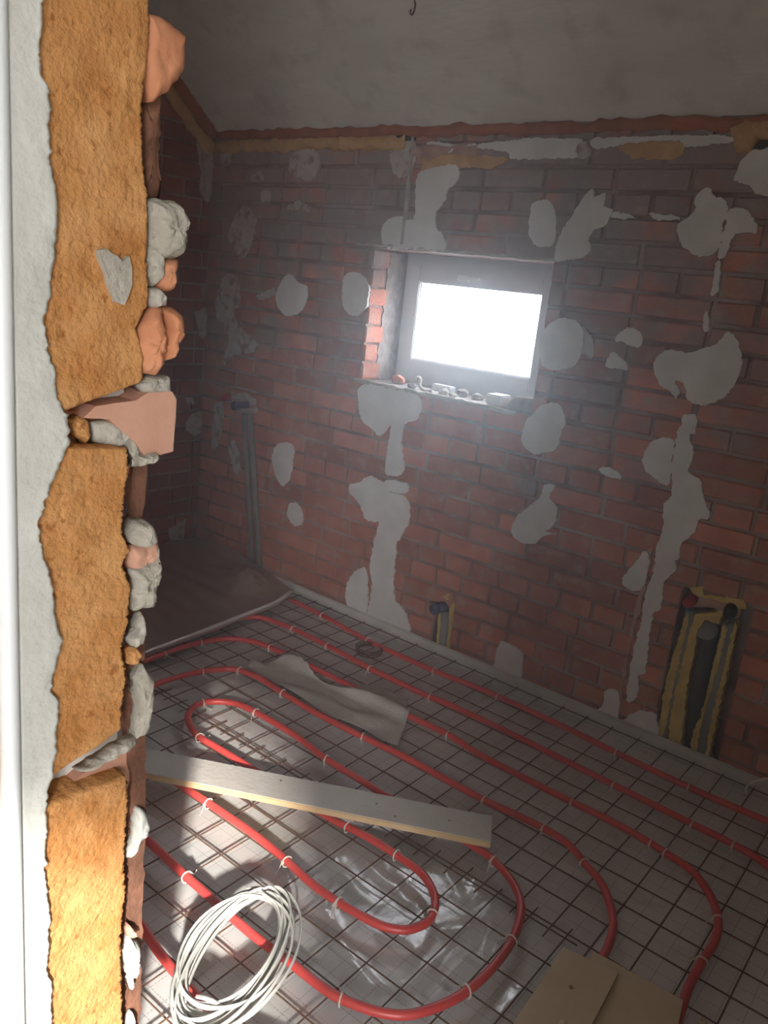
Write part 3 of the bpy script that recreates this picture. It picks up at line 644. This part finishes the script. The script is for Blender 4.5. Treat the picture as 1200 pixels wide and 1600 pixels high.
cr = ((1020, 880), 4.21)
rp_ = thing('pipe_riser_set', 'two grey pipes beside a dark drain in a yellow foamed chase at right', 'pipe', (-0.65, YB, 0.0))
def crp(x, y, yy): return WY(1020+x/4.21, 880+y/4.21, yy)
YR = YB+0.022
bring(tube('pipe', [crp(262, 310, YR), crp(180, 700, YR), crp(72, 1235, YR)], 0.0235, M['grey_pipe'], seg=16), rp_)
bring(tube('pipe', [crp(515, 400, YR), crp(420, 800, YR), crp(302, 1350, YR)], 0.0265, M['grey_pipe'], seg=16), rp_)
YD = YB+0.062
bring(tube('drain_pipe', [crp(372, 400, YD), crp(310, 760, YD), crp(222, 1275, YD)], 0.040, M['dark_pipe'], seg=18), rp_)
bring(tube('drain_socket', [crp(355, 435, YB+0.03), crp(352, 437, YB+0.008)], 0.036, M['grey_pipe'], seg=20), rp_)
bring(tube('connector', [crp(270, 250, YB+0.01), crp(400, 255, YB+0.01), crp(520, 300, YB+0.01)], 0.020, M['plaster_pink'], seg=12), rp_)
bring(tube('end_cap', [crp(520, 300, YB+0.005), crp(498, 340, YB-0.03)], [0.024, 0.018], M['black'], seg=14), rp_)
bring(tube('end_cap', [crp(275, 235, YB+0.005), crp(216, 270, YB-0.035)], [0.020, 0.016], M['red_cap'], seg=14), rp_)
bpy.data.objects[rp_.children[-1].name]['label'] = 'red end cap'
for k, pl in enumerate((
    [(250,160),(340,150),(345,200),(600,235),(620,290),(580,300),(560,360),(545,300),(460,255),(350,225),(280,215)],
    [(285,330),(330,330),(470,300),(470,330),(440,400),(400,385),(350,370),(300,420),(290,520),(270,620),(230,800),(215,960),(195,1080),(200,1150),(170,1270),(100,1240),(120,1000),(200,640),(270,360)],
    [(480,380),(440,520),(370,800),(350,900),(290,1060),(260,1170),(235,1310),(275,1330),(310,1100),(400,800),(490,440)],
    [(225,320),(245,330),(150,760),(70,1160),(40,1240),(30,1180),(90,760),(150,560)],
    [(548,380),(560,420),(500,690),(440,960),(370,1270),(410,1340),(400,1400),(370,1390),(330,1350),(335,1290),(420,890),(520,480)])):
    slab('foam_fill', [crp(x, y, YB+0.004) for x, y in pl], (0, -1, 0), 0.008, M['foam_chase'], wall, step=0.010, amp=0.006, seed=50+k, back=0.03)

# ================================================================== FLOOR FILM, MESH, PIPE
def sheet(name, fn, nu, nv, m, thick=0.0):
    bm = bmesh.new(); G = [[bm.verts.new(fn(i/nu, j/nv)) for i in range(nu+1)] for j in range(nv+1)]
    for j in range(nv):
        for i in range(nu): bm.faces.new((G[j][i], G[j][i+1], G[j+1][i+1], G[j+1][i]))
    o = link(name, bm, m, None, True)
    return o
FOLDS = []
for poly, hgt, wid in (([(508, 1428), (527, 1468), (555, 1515), (578, 1545)], 0.012, 0.016), ([(505, 1320), (535, 1365), (565, 1402)], 0.009, 0.014), ([(565, 1345), (610, 1385), (640, 1415)], 0.010, 0.012),
                       ([(603, 1470), (640, 1492)], 0.010, 0.016), ([(668, 1330), (700, 1370), (722, 1410)], 0.010, 0.012), ([(690, 1300), (735, 1345), (745, 1400)], 0.008, 0.012), ([(690, 1455), (740, 1450)], 0.012, 0.016), ([(780, 1590), (825, 1545)], 0.012, 0.014), ([(596, 1340), (628, 1392)], 0.007, 0.010)):
    FOLDS.append(([FL(u, v) for u, v in poly], hgt, wid))
def seg_d(p, a, b):
    ab = b-a; t = max(0, min(1, (p-a).dot(ab)/ab.length_squared)); return (p-(a+ab*t)).length
def film_h(x, y):
    p = Vector((x, y, 0)); h = 0.003+0.0015*noise.noise(p*7)+0.0012*noise.noise(p*19)
    for P, hh, ww in FOLDS:
        d = min(seg_d(p, P[i], P[i+1]) for i in range(len(P)-1))
        if d < 3*ww: h += hh*0.6*math.exp(-(d/ww)**2)*(1+0.8*noise.noise(p*55))
    return max(0.0012, min(h, 0.0095))
fx0, fx1, fy0, fy1 = -2.5, -0.50, 0.62, 1.90
fo = sheet('plastic_film', lambda s, t: (fx0+(fx1-fx0)*s, fy0+(fy1-fy0)*t, film_h(fx0+(fx1-fx0)*s, fy0+(fy1-fy0)*t)), 160, 110, M['film'])
tag(fo, 'clear crinkled plastic film lying on the floor under the rusty mesh', 'plastic film')

def mesh_sheet(label, x0, x1, xs, y0, y1, ys, z):
    root = thing('wire_mesh', label, 'wire mesh', ((x0+x1)/2, (y0+y1)/2, 0.0), 'rusty reinforcement mesh sheets')
    def wire_me(n, axis):
        bm = bmesh.new(); L = n/2
        P = [Vector((-L, 0, 0)), Vector((0, 0, 0)), Vector((L, 0, 0))] if axis == 0 else [Vector((0, -L, 0)), Vector((0, 0, 0)), Vector((0, L, 0))]
        add_tube(bm, P, 0.0021, seg=6); bmesh.ops.recalc_face_normals(bm, faces=bm.faces)
        me = bpy.data.meshes.new('wire'); bm.to_mesh(me); bm.free(); me.materials.append(M['rust']); return me
    mx, my = wire_me(x1-x0, 0), wire_me(y1-y0, 1)
    r2 = random.Random(int(x0*100))
    for y in ys:
        o = link_mesh('wire', mx, None, root); o.location = (r2.uniform(-0.008, 0.008), y-root.location.y, z); o.rotation_euler = (0, 0, r2.uniform(-0.003, 0.003))
    for x in xs:
        o = link_mesh('wire', my, None, root); o.location = (x-root.location.x, r2.uniform(-0.008, 0.008), z+0.0042); o.rotation_euler = (0, 0, r2.uniform(-0.003, 0.003))
    return root
mesh_sheet('rusty wire mesh sheet on the near floor under the cable coil', -2.44, -0.53, [-0.56-0.1*i for i in range(19)], 0.60, 1.70, [0.66+0.1*i for i in range(11)], 0.0125)
mesh_sheet('rusty wire mesh sheet on the far floor along the brick wall', -2.62, 0.16, [-0.5+0.1*i-2.0 for i in range(27)], 1.62, 2.735, [1.67+0.1*i for i in range(10)]+[2.715], 0.0205)

ZP = 0.0405
RUNS = [
 [(452,936),(504,962),(575,1001),(620,1022),(678,1048),(730,1068),(779,1088),(880,1135),(963,1176),(1077,1230),(1140,1258),(1230,1296)],
 [(330,985),(365,968),(392,964),(417,967),(458,983),(512,1009),(579,1045),(640,1074),(672,1089),(700,1100),(800,1147),(880,1187),(960,1227),(1083,1288),(1147,1320),(1200,1353),(1250,1400)],
 [(190,1048),(223,1034),(256,1022),(293,1009),(328,1001),(363,998),(398,1003),(422,1012),(470,1034),(540,1068),(600,1098),(642,1120),(700,1148),(747,1178),(820,1216),(893,1253),(943,1277),(1000,1308),(1040,1333),(1083,1363),(1110,1400),(1122,1437),(1117,1470),(1097,1503),(1077,1540),(1062,1585),(1040,1660)],
 [(190,1090),(233,1074),(267,1061),(317,1049),(358,1045),(379,1049),(408,1061),(442,1083),(492,1113),(567,1151),(633,1183),(700,1220),(757,1250),(800,1270),(850,1294),(887,1318),(913,1348),(940,1380),(953,1413),(958,1445),(952,1473),(940,1500)],
 [(180,1165),(240,1200),(313,1247),(367,1283),(400,1306),(440,1338),(483,1377),(520,1404),(567,1432),(605,1449),(640,1452),(670,1438),(680,1412),(674,1387),(657,1363),(627,1341),(583,1313),(543,1292),(520,1281),(450,1237),(375,1190),(337,1167),(312,1152),(297,1134),(294,1117),(308,1101),(333,1096),(367,1099),(400,1113),(458,1147),(510,1186),(575,1226),(600,1242),(690,1292),(750,1328),(767,1340),(793,1367),(810,1397),(814,1427),(800,1470),(767,1515),(730,1548),(700,1566),(660,1581),(627,1586),(583,1579),(533,1560),(500,1540),(453,1503),(407,1470),(367,1437),(300,1377),(267,1347),(230,1313),(180,1270)],
 [(150,1370),(205,1427),(250,1490),(297,1546),(345,1592),(400,1630),(480,1665)],
]
hp = thing('heating_pipe', 'long red underfloor heating pipe looped in a spiral across the wire mesh', 'pipe', (-1.0, 1.6, 0.0))
CLIPS = [(504,962),(575,1001),(678,1047),(779,1088),(963,1176),(1077,1229),(460,984),(513,1010),(580,1046),(671,1089),(960,1227),(1083,1288),(1147,1320),(421,1012),(320,1049),(377,1048),(444,1084),(567,1151),(314,1098),(400,1113),(510,1186),(311,1151),(694,1148),(326,1254),(443,1343),(527,1410),(294,1372),(532,1562),(542,1293),(620,1340),(527,1409),(675,1428),(768,1343),(797,1472),(731,1548),(757,1250),(893,1252),(1040,1333),(913,1348),(1117,1437),(1098,1500),(312,1003),(255,1022),(1020,1320),(850,1297)]
SAM = []
for run in RUNS:
    path = smooth_path([FL(u, v, ZP) for u, v in run], 5)
    for p in path: p.z = ZP+0.0015*noise.noise(p*3)
    bring(tube('pipe_run', path, 0.0108, M['red_pipe'], seg=12), hp); SAM.append(path)
def clip_mesh():
    bm = bmesh.new(); R = 0.0135
    ring = [Vector((0, R*math.cos(a), R*math.sin(a)-0.004*(math.sin(a) < -0.5))) for a in [2*math.pi*i/14 for i in range(14)]]
    add_tube(bm, ring, 0.0022, seg=6, closed=True)
    add_tube(bm, smooth_path([Vector((0, -R, 0.002)), Vector((0.004, -R-0.008, -0.006)), Vector((0.012, -R-0.018, -0.012)), Vector((0.018, -R-0.026, -0.011))], 3), 0.0014, seg=5)
    add_box(bm, (-0.003, -R-0.003, -0.003), (0.003, -R+0.003, 0.004))
    bmesh.ops.recalc_face_normals(bm, faces=bm.faces); me = bpy.data.meshes.new('zip_tie'); bm.to_mesh(me); bm.free(); me.materials.append(M['zip']); return me
CM = clip_mesh()
for k, (u, v) in enumerate(CLIPS):
    p = FL(u, v, ZP); best = None
    for path in SAM:
        for i in range(len(path)-1):
            d = (path[i]-p).length
            if best is None or d < best[0]: best = (d, path[i], path[i+1]-path[i])
    o = link_mesh('zip_tie', CM, None, hp); t = best[2].normalized()
    o.location = best[1]-Vector(hp.location); o.rotation_euler = (0, 0, math.atan2(t.y, t.x)+random.uniform(-0.25, 0.25))

# ================================================================== THINGS LYING ABOUT
# board across the pipes
ZB = 0.0755
bc = [FL(770, 1275, ZB), FL(770, 1317, ZB)]
ax = (FL(500, 1222, ZB)-FL(770, 1275, ZB)).normalized(); wd = Vector((ax.y, -ax.x, 0))
if wd.dot(FL(770, 1317, ZB)-FL(770, 1275, ZB)) < 0: wd = -wd
o0 = FL(770, 1275, ZB); L = 1.25; Wd = 0.118; Th = 0.021
bd = thing('wooden_board', 'long grey board with a raw wood edge lying across the red pipes', 'board', o0+ax*L/2+wd*Wd/2-Vector((0, 0, Th)))
def obox(name, o, m, parent, c0, c1, bev=0.002):
    bm = bmesh.new(); add_box(bm, c0, c1, bev)
    for v in bm.verts: v.co = o+ax*v.co.x+wd*v.co.y+Vector((0, 0, v.co.z))
    return bring(link(name, bm, m), parent)
obox('board_core', o0, M['board_edge'], bd, (0, 0, -Th), (L, Wd, -0.002), 0.002)
obox('painted_face', o0, M['board_top'], bd, (0.0005, 0.0005, -0.0025), (L-0.0005, Wd-0.0015, 0.0), 0.0008)
for x, y in ((0.12, 0.06), (0.27, 0.09), (0.33, 0.05), (0.62, 0.03)):
    c = o0+ax*x+wd*y
    bring(slab('knot', [c+Vector((0.004*math.cos(a), 0.004*math.sin(a), 0)) for a in [math.pi*i/4 for i in range(8)]], (0, 0, 1), 0.0006, M['dirt'], None, amp=0), bd)

# coil of flat white cable
cc = FL(365, 1500, 0.05); coil = thing('cable_coil', 'coil of flat white cable lying on the wire mesh at the lower left', 'cable', (cc.x, cc.y, 0.022))
r3 = random.Random(21)
cc = FL(367, 1500, 0.055)
e1 = FL(432, 1396, 0.055)-cc; e2 = FL(443, 1530, 0.055)-cc              # long and short half axes of the coil
pts = []; N = 17
for k in range(N*14):
    a = 2*math.pi*k/14; lo = k//14
    if k % 14 == 0: off = Vector((r3.uniform(-0.018, 0.018), r3.uniform(-0.014, 0.014), 0)); rx = 0.90+r3.uniform(-0.20, 0.13); ry = 0.88+r3.uniform(-0.22, 0.16); zz = r3.uniform(0.0, 0.024)
    z = 0.061+zz+0.006*(0.5+0.5*math.cos(a-0.6))+r3.uniform(-0.002, 0.002)
    pts.append(cc*1.0+off+e1*(rx*math.cos(a))+e2*(ry*math.sin(a)))
    pts[-1].z = z
bring(tube('cable_loops', smooth_path(pts, 4), 0.0046, M['cable'], seg=8, flat=(0.65, 1.45)), coil)
tp = FL(325, 1575, 0.07)
bring(tube('tie_band', smooth_path([tp+e2.normalized()*x+Vector((0, 0, z)) for x, z in ((-0.03, -0.035), (-0.035, 0.0), (-0.02, 0.02), (0.02, 0.02), (0.035, 0.0), (0.03, -0.035))], 3, True), 0.004, M['cable'], seg=6, closed=True, flat=(1.6, 0.6)), coil)

# grey fleece rag over the mesh and one pipe
RAG = [(379,1040),(396,1022),(412,1028),(438,1022),(470,1030),(500,1056),(560,1078),(642,1106),(634,1130),(622,1156),(598,1148),(567,1130),(512,1110),(466,1080),(420,1054)]
RP = [FL(u, v, 0.05) for u, v in RAG]
top_e = smooth_path([RP[i] for i in (0, 1, 2, 3, 4, 5, 6, 7)], 4); bot_e = smooth_path([RP[i] for i in (0, 14, 13, 12, 11, 10, 9)], 4)
def res(P, s):
    x = s*(len(P)-1); i = min(int(x), len(P)-2); return P[i].lerp(P[i+1], x-i)
def rag(s, t):
    p = res(top_e, s).lerp(res(bot_e, s), t)
    d = min((Vector((q.x, q.y, 0))-Vector((p.x, p.y, 0))).length for q in SAM[2])
    z = 0.032+0.031*math.exp(-(d/0.035)**2)+0.010*noise.noise(p*9)+0.008*math.sin(t*7+s*4)*(1-abs(2*t-1))
    return (p.x, p.y, max(0.031, z))
rg = sheet('fleece_rag', rag, 60, 24, M['cloth']); sm = rg.modifiers.new('thickness', 'SOLIDIFY'); sm.thickness = 0.0025; sm.offset = 1
tag(rg, 'crumpled grey fleece cloth draped over the red pipe in mid floor', 'cloth')
RG2 = [(505,1057),(550,1065),(600,1077),(638,1093),(636,1102),(560,1080)]
o = slab('paper_scrap', [FL(u, v, 0.034) for u, v in RG2], (0, 0, 1), 0.002, M['cloth'], None, step=0.02, amp=0.006, seed=71)
tag(o, 'flat dull grey sheet behind the crumpled fleece cloth', 'sheet')

# dusty film over a sheet in the far left corner
fe = [FL(u, v, 0.068) for u, v in ((150,1070),(222,1024),(262,1008),(320,986),(380,962),(430,942),(456,924))]
be = [Vector(p) for p in ((-3.285, 1.55, 0.072), (-3.285, 2.0, 0.075), (-3.285, 2.45, 0.08), (-3.27, 2.69, 0.085), (-3.05, 2.70, 0.08), (-2.80, 2.70, 0.078))]+[FL(455, 921, 0.072)]
fe, be = smooth_path(fe, 4), smooth_path(be, 4)
for p in fe+be:
    p.x = max(p.x, XL+0.02); p.y = min(p.y, YB-0.04)
pk = FL(383, 905, 0.10)
def pile(s, t):
    p = res(fe, s).lerp(res(be, s), t)
    b_ = min(1, 5*t)*min(1, 4*(1-s)+0.05)
    z = 0.068+b_*(0.035*t+0.020*noise.noise(p*5)+0.024*noise.noise(Vector((p.x*3, p.y*12, 2))))
    dd = (Vector((p.x-pk.x, p.y-pk.y, 0))).length
    z += 0.05*math.exp(-(dd/0.10)**2)*(1+0.7*noise.noise(p*30))
    return (p.x, p.y, max(z, 0.067))
pf = thing('film_cover', 'dusty translucent film spread over the far left corner of the floor', 'plastic film', (-2.7, 2.3, 0.0))
s_ = sheet('film_sheet', pile, 90, 40, M['film_brown']); bring(s_, pf)
bring(tube('rolled_edge', [p+Vector((0, 0, 0.004)) for p in fe], [0.008*(1+0.4*noise.noise(p*12)) for p in fe], M['film_edge'], seg=8), pf)
bm = bmesh.new()
ring = [p.copy() for p in fe]+[p.copy() for p in reversed(be)]
TOP = [bm.verts.new((p.x+0.0, p.y, 0.0615)) for p in ring]; BOT = [bm.verts.new((p.x, p.y, 0.0535)) for p in ring]
bm.faces.new(TOP); bm.faces.new(list(reversed(BOT)))
for i in range(len(ring)): bm.faces.new((TOP[i], TOP[(i+1) % len(ring)], BOT[(i+1) % len(ring)], BOT[i]))
bmesh.ops.triangulate(bm, faces=[f for f in bm.faces if len(f.verts) > 4])
o = link('insulation_panel', bm, mat('brown_sheet', (0.34, 0.24, 0.195), (0.42, 0.31, 0.26), 5, 0.9, 0.2, 40))
tag(o, 'brown sheet lying under the dusty film in the far left corner', 'sheet')

# ring of thin wire
rc_ = FL(577, 1018, 0.03)
bm = bmesh.new()
for k in range(4):
    add_tube(bm, [rc_+Vector((0.053*math.cos(a)+0.002*k*math.cos(k), 0.053*math.sin(a)+0.002*math.sin(k*2), 0.006*k+0.003*math.sin(a+k))) for a in [2*math.pi*i/28 for i in range(28)]], 0.0024, seg=6, closed=True)
o = link('wire_ring', bm, M['rust'], None, True); tag(o, 'small coiled ring of dark tying wire on the mesh near the brick wall', 'wire')

# two beige panels at lower right
ZT = 0.068
def panel(name, pts, z, th, label, parent=None):
    o = slab(name, [FL(u, v, z) for u, v in pts], (0, 0, 1), 0.0, M['plate'], None, amp=0.0, back=th)
    m = o.modifiers.new('soft_edges', 'BEVEL'); m.width = 0.002; m.segments = 2
    return tag(o, label, 'panel', 'beige panels at the lower right')
pa = panel('beige_panel', [(880,1479),(967,1519),(905,1640),(775,1640)], ZT+0.014, 0.012, 'beige panel with a brown spot, left one of the two at the lower right')
panel('beige_panel', [(925,1484),(1068,1562),(1045,1680),(890,1680)], ZT, 0.012, 'plain beige panel tucked under the spotted one, near the red pipe bend')
sp_ = FL(892, 1542, ZT+0.0141)
o = slab('stain', [sp_+Vector((0.006*math.cos(a), 0.006*math.sin(a), 0)) for a in [math.pi*i/5 for i in range(10)]], (0, 0, 1), 0.0004, M['dirt'], None, amp=0.002, step=0.003)
bpy.context.view_layer.update(); o.parent = pa
for k, (u, v, z, lab) in enumerate(((880, 1600, ZT+0.016, 'small round pale crumb on the spotted beige panel'), (1098, 1597, 0.03, 'small pale crumb on the mesh right of the plain beige panel'))):
    c = FL(u, v, z)
    o = lump('foam_crumb', [c+Vector((0.010*math.cos(a), 0.010*math.sin(a), 0)) for a in [math.pi*i/5 for i in range(10)]], (0, 0, 1), 0.010, M['plate'], None, seed=k, step=0.005, amp=0.002)
    tag(o, lab, 'crumb')

# pale cable loop at the far right of the floor
cp = [WY(1166, 1240, 2.70), WY(1166, 1231, 2.69), WY(1176, 1222, 2.685), WY(1190, 1218, 2.68), WY(1210, 1217, 2.66), WY(1235, 1225, 2.62)]
o = tube('cable_loop', smooth_path(cp, 5), 0.0045, M['zip'], seg=8); tag(o, 'pale cable bent in an arch against the wall foot at the far right', 'cable')

# wire hook hanging from the ceiling
def CP(u, v, off=0.0):
    d = ray(u, v); t = (ZC+SLOPE*YB-EYE-off)/(d.z+SLOPE*d.y); return d*t+Vector((0, 0, EYE))
hk = tube('ceiling_hook', smooth_path([CP(652, -22, 0.0), CP(648, 0, 0.035), CP(649, 8, 0.04), CP(645, 22, 0.045), CP(641, 21, 0.045), CP(642, 15, 0.04)], 4), 0.0028, M['rust'], seg=7)
tag(hk, 'rusty wire hook hanging from the concrete ceiling', 'hook')

# rubble on the window sill
ZSILL = WIN[2]+0.004
def SL(u, v, z=ZSILL): return FL(u, v, z)
def chunk(name, uv, size, m, label, cat, seed, flat=0.6, rot=0.0, grp=None):
    c = WY(uv[0], uv[1], uv[2]); c.z = ZSILL
    bm = bmesh.new(); bmesh.ops.create_icosphere(bm, subdivisions=2, radius=1.0)
    for v in bm.verts:
        q = v.co.copy(); q *= 1+0.28*noise.noise(q*1.7+Vector((seed, 0, 0)))
        q = Vector((q.x*size[0], q.y*size[1], q.z*size[2])); q = Matrix.Rotation(rot, 3, 'Z') @ q
        v.co = q
    zmin = min(v.co.z for v in bm.verts)
    for v in bm.verts: v.co.z = max(v.co.z, zmin*0.7)
    zmin = min(v.co.z for v in bm.verts)
    for v in bm.verts: v.co += Vector((c.x, c.y, c.z-zmin))
    return tag(link(name, bm, m), label, cat, grp)
c = WY(774, 640, YB+0.07)
bm = bmesh.new(); add_box(bm, (c.x-0.035, c.y-0.03, ZSILL), (c.x+0.04, c.y+0.05, ZSILL+0.042), 0.006)
tag(link('foam_block', bm, M['white_pvc']), 'small white block on the window sill near its right end', 'block')
c = WY(812, 648, YB+0.06)
bm = bmesh.new()
A_ = [(-0.055, -0.045, 0), (0.075, -0.045, 0), (0.075, 0.05, 0), (-0.03, 0.05, 0)]; B_ = [(-0.012, -0.035, 0.052), (0.07, -0.035, 0.060), (0.07, 0.04, 0.060), (-0.005, 0.04, 0.052)]
va = [bm.verts.new((c.x+x, c.y+y, ZSILL+z)) for x, y, z in A_]; vb = [bm.verts.new((c.x+x, c.y+y, ZSILL+z)) for x, y, z in B_]
bm.faces.new(va); bm.faces.new(vb)
for i in range(4): bm.faces.new((va[i], va[(i+1) % 4], vb[(i+1) % 4], vb[i]))
bmesh.ops.bevel(bm, geom=list(bm.edges), offset=0.004, segments=1, affect='EDGES')
tag(link('mortar_wedge', bm, M['rubble']), 'sloped grey mortar wedge at the right end of the window sill', 'rubble')
chunk('brick_shard', (622, 592, YB+0.12), (0.035, 0.025, 0.022), M['brick'], 'reddish brick shard at the left end of the window sill', 'rubble', 1)
bm = bmesh.new(); c = WY(693, 607, YB+0.16); add_box(bm, (c.x-0.05, c.y-0.02, ZSILL), (c.x+0.05, c.y+0.02, ZSILL+0.026), 0.004)
tag(link('foam_block', bm, M['frame_pvc']), 'pale flat bar at the back of the window sill against the frame', 'block')
o = tube('foam_scrap', smooth_path([WY(652, 590, YB+0.10), WY(657, 592, YB+0.09), WY(656, 603, YB+0.08), WY(664, 611, YB+0.06), WY(675, 612, YB+0.05), WY(672, 620, YB+0.03)], 4), 0.007, M['lump'], seg=7, wob=0.004, wscale=60)
tag(o, 'twisted pale strip of dried foam curling on the window sill', 'foam scrap')
for k, (u, v, d, s, lab) in enumerate(((644, 604, 0.08, 0.016, 'grey crumb just left of the twisted foam strip on the sill'), (692, 622, 0.06, 0.020, 'pale lump right of the twisted foam strip on the sill'), (706, 626, 0.05, 0.014, 'small pale crumb between lump and dark debris on the sill'), (722, 625, 0.12, 0.022, 'dark debris lump in the middle of the window sill'), (745, 630, 0.11, 0.020, 'dark debris lump left of the small white block on the sill'))):
    chunk('rubble_crumb', (u, v, YB+d), (s*1.3, s, s*0.8), M['lump'] if k in (1, 2) else M['rubble'], lab, 'rubble', 5+k, grp='rubble on the window sill')

# ------------------------------------------------------------------ haze volume added to imitate the lens veil round the bright window
HAZE = 0.095
hm = bpy.data.materials.new('veil_haze'); hm.use_nodes = True; nt = hm.node_tree; nt.nodes.clear()
ho = nt.nodes.new('ShaderNodeOutputMaterial'); vs_ = nt.nodes.new('ShaderNodeVolumeScatter')
vs_.inputs['Color'].default_value = (0.80, 0.92, 1.0, 1); vs_.inputs['Density'].default_value = HAZE; vs_.inputs['Anisotropy'].default_value = 0.78
nt.links.new(vs_.outputs[0], ho.inputs['Volume'])
bm = bmesh.new()
prof = [(YN1+0.08, 0.19), (YB-0.12, 0.19), (YB-0.12, 2.03), (YF, ZF-0.10), (YN1+0.08, ZF-0.10)]
A = [bm.verts.new((XL+0.02, y, z)) for y, z in prof]; B = [bm.verts.new((1.25, y, z)) for y, z in prof]
for i in range(5): bm.faces.new((A[i], A[(i+1) % 5], B[(i+1) % 5], B[i]))
bm.faces.new(A); bm.faces.new(list(reversed(B)))
hz = link('veil_haze', bm, hm)
tag(hz, 'thin pale haze added in the room for the lens veil round the window', 'haze', kind='stuff')
C.cycles.volume_bounces = 1
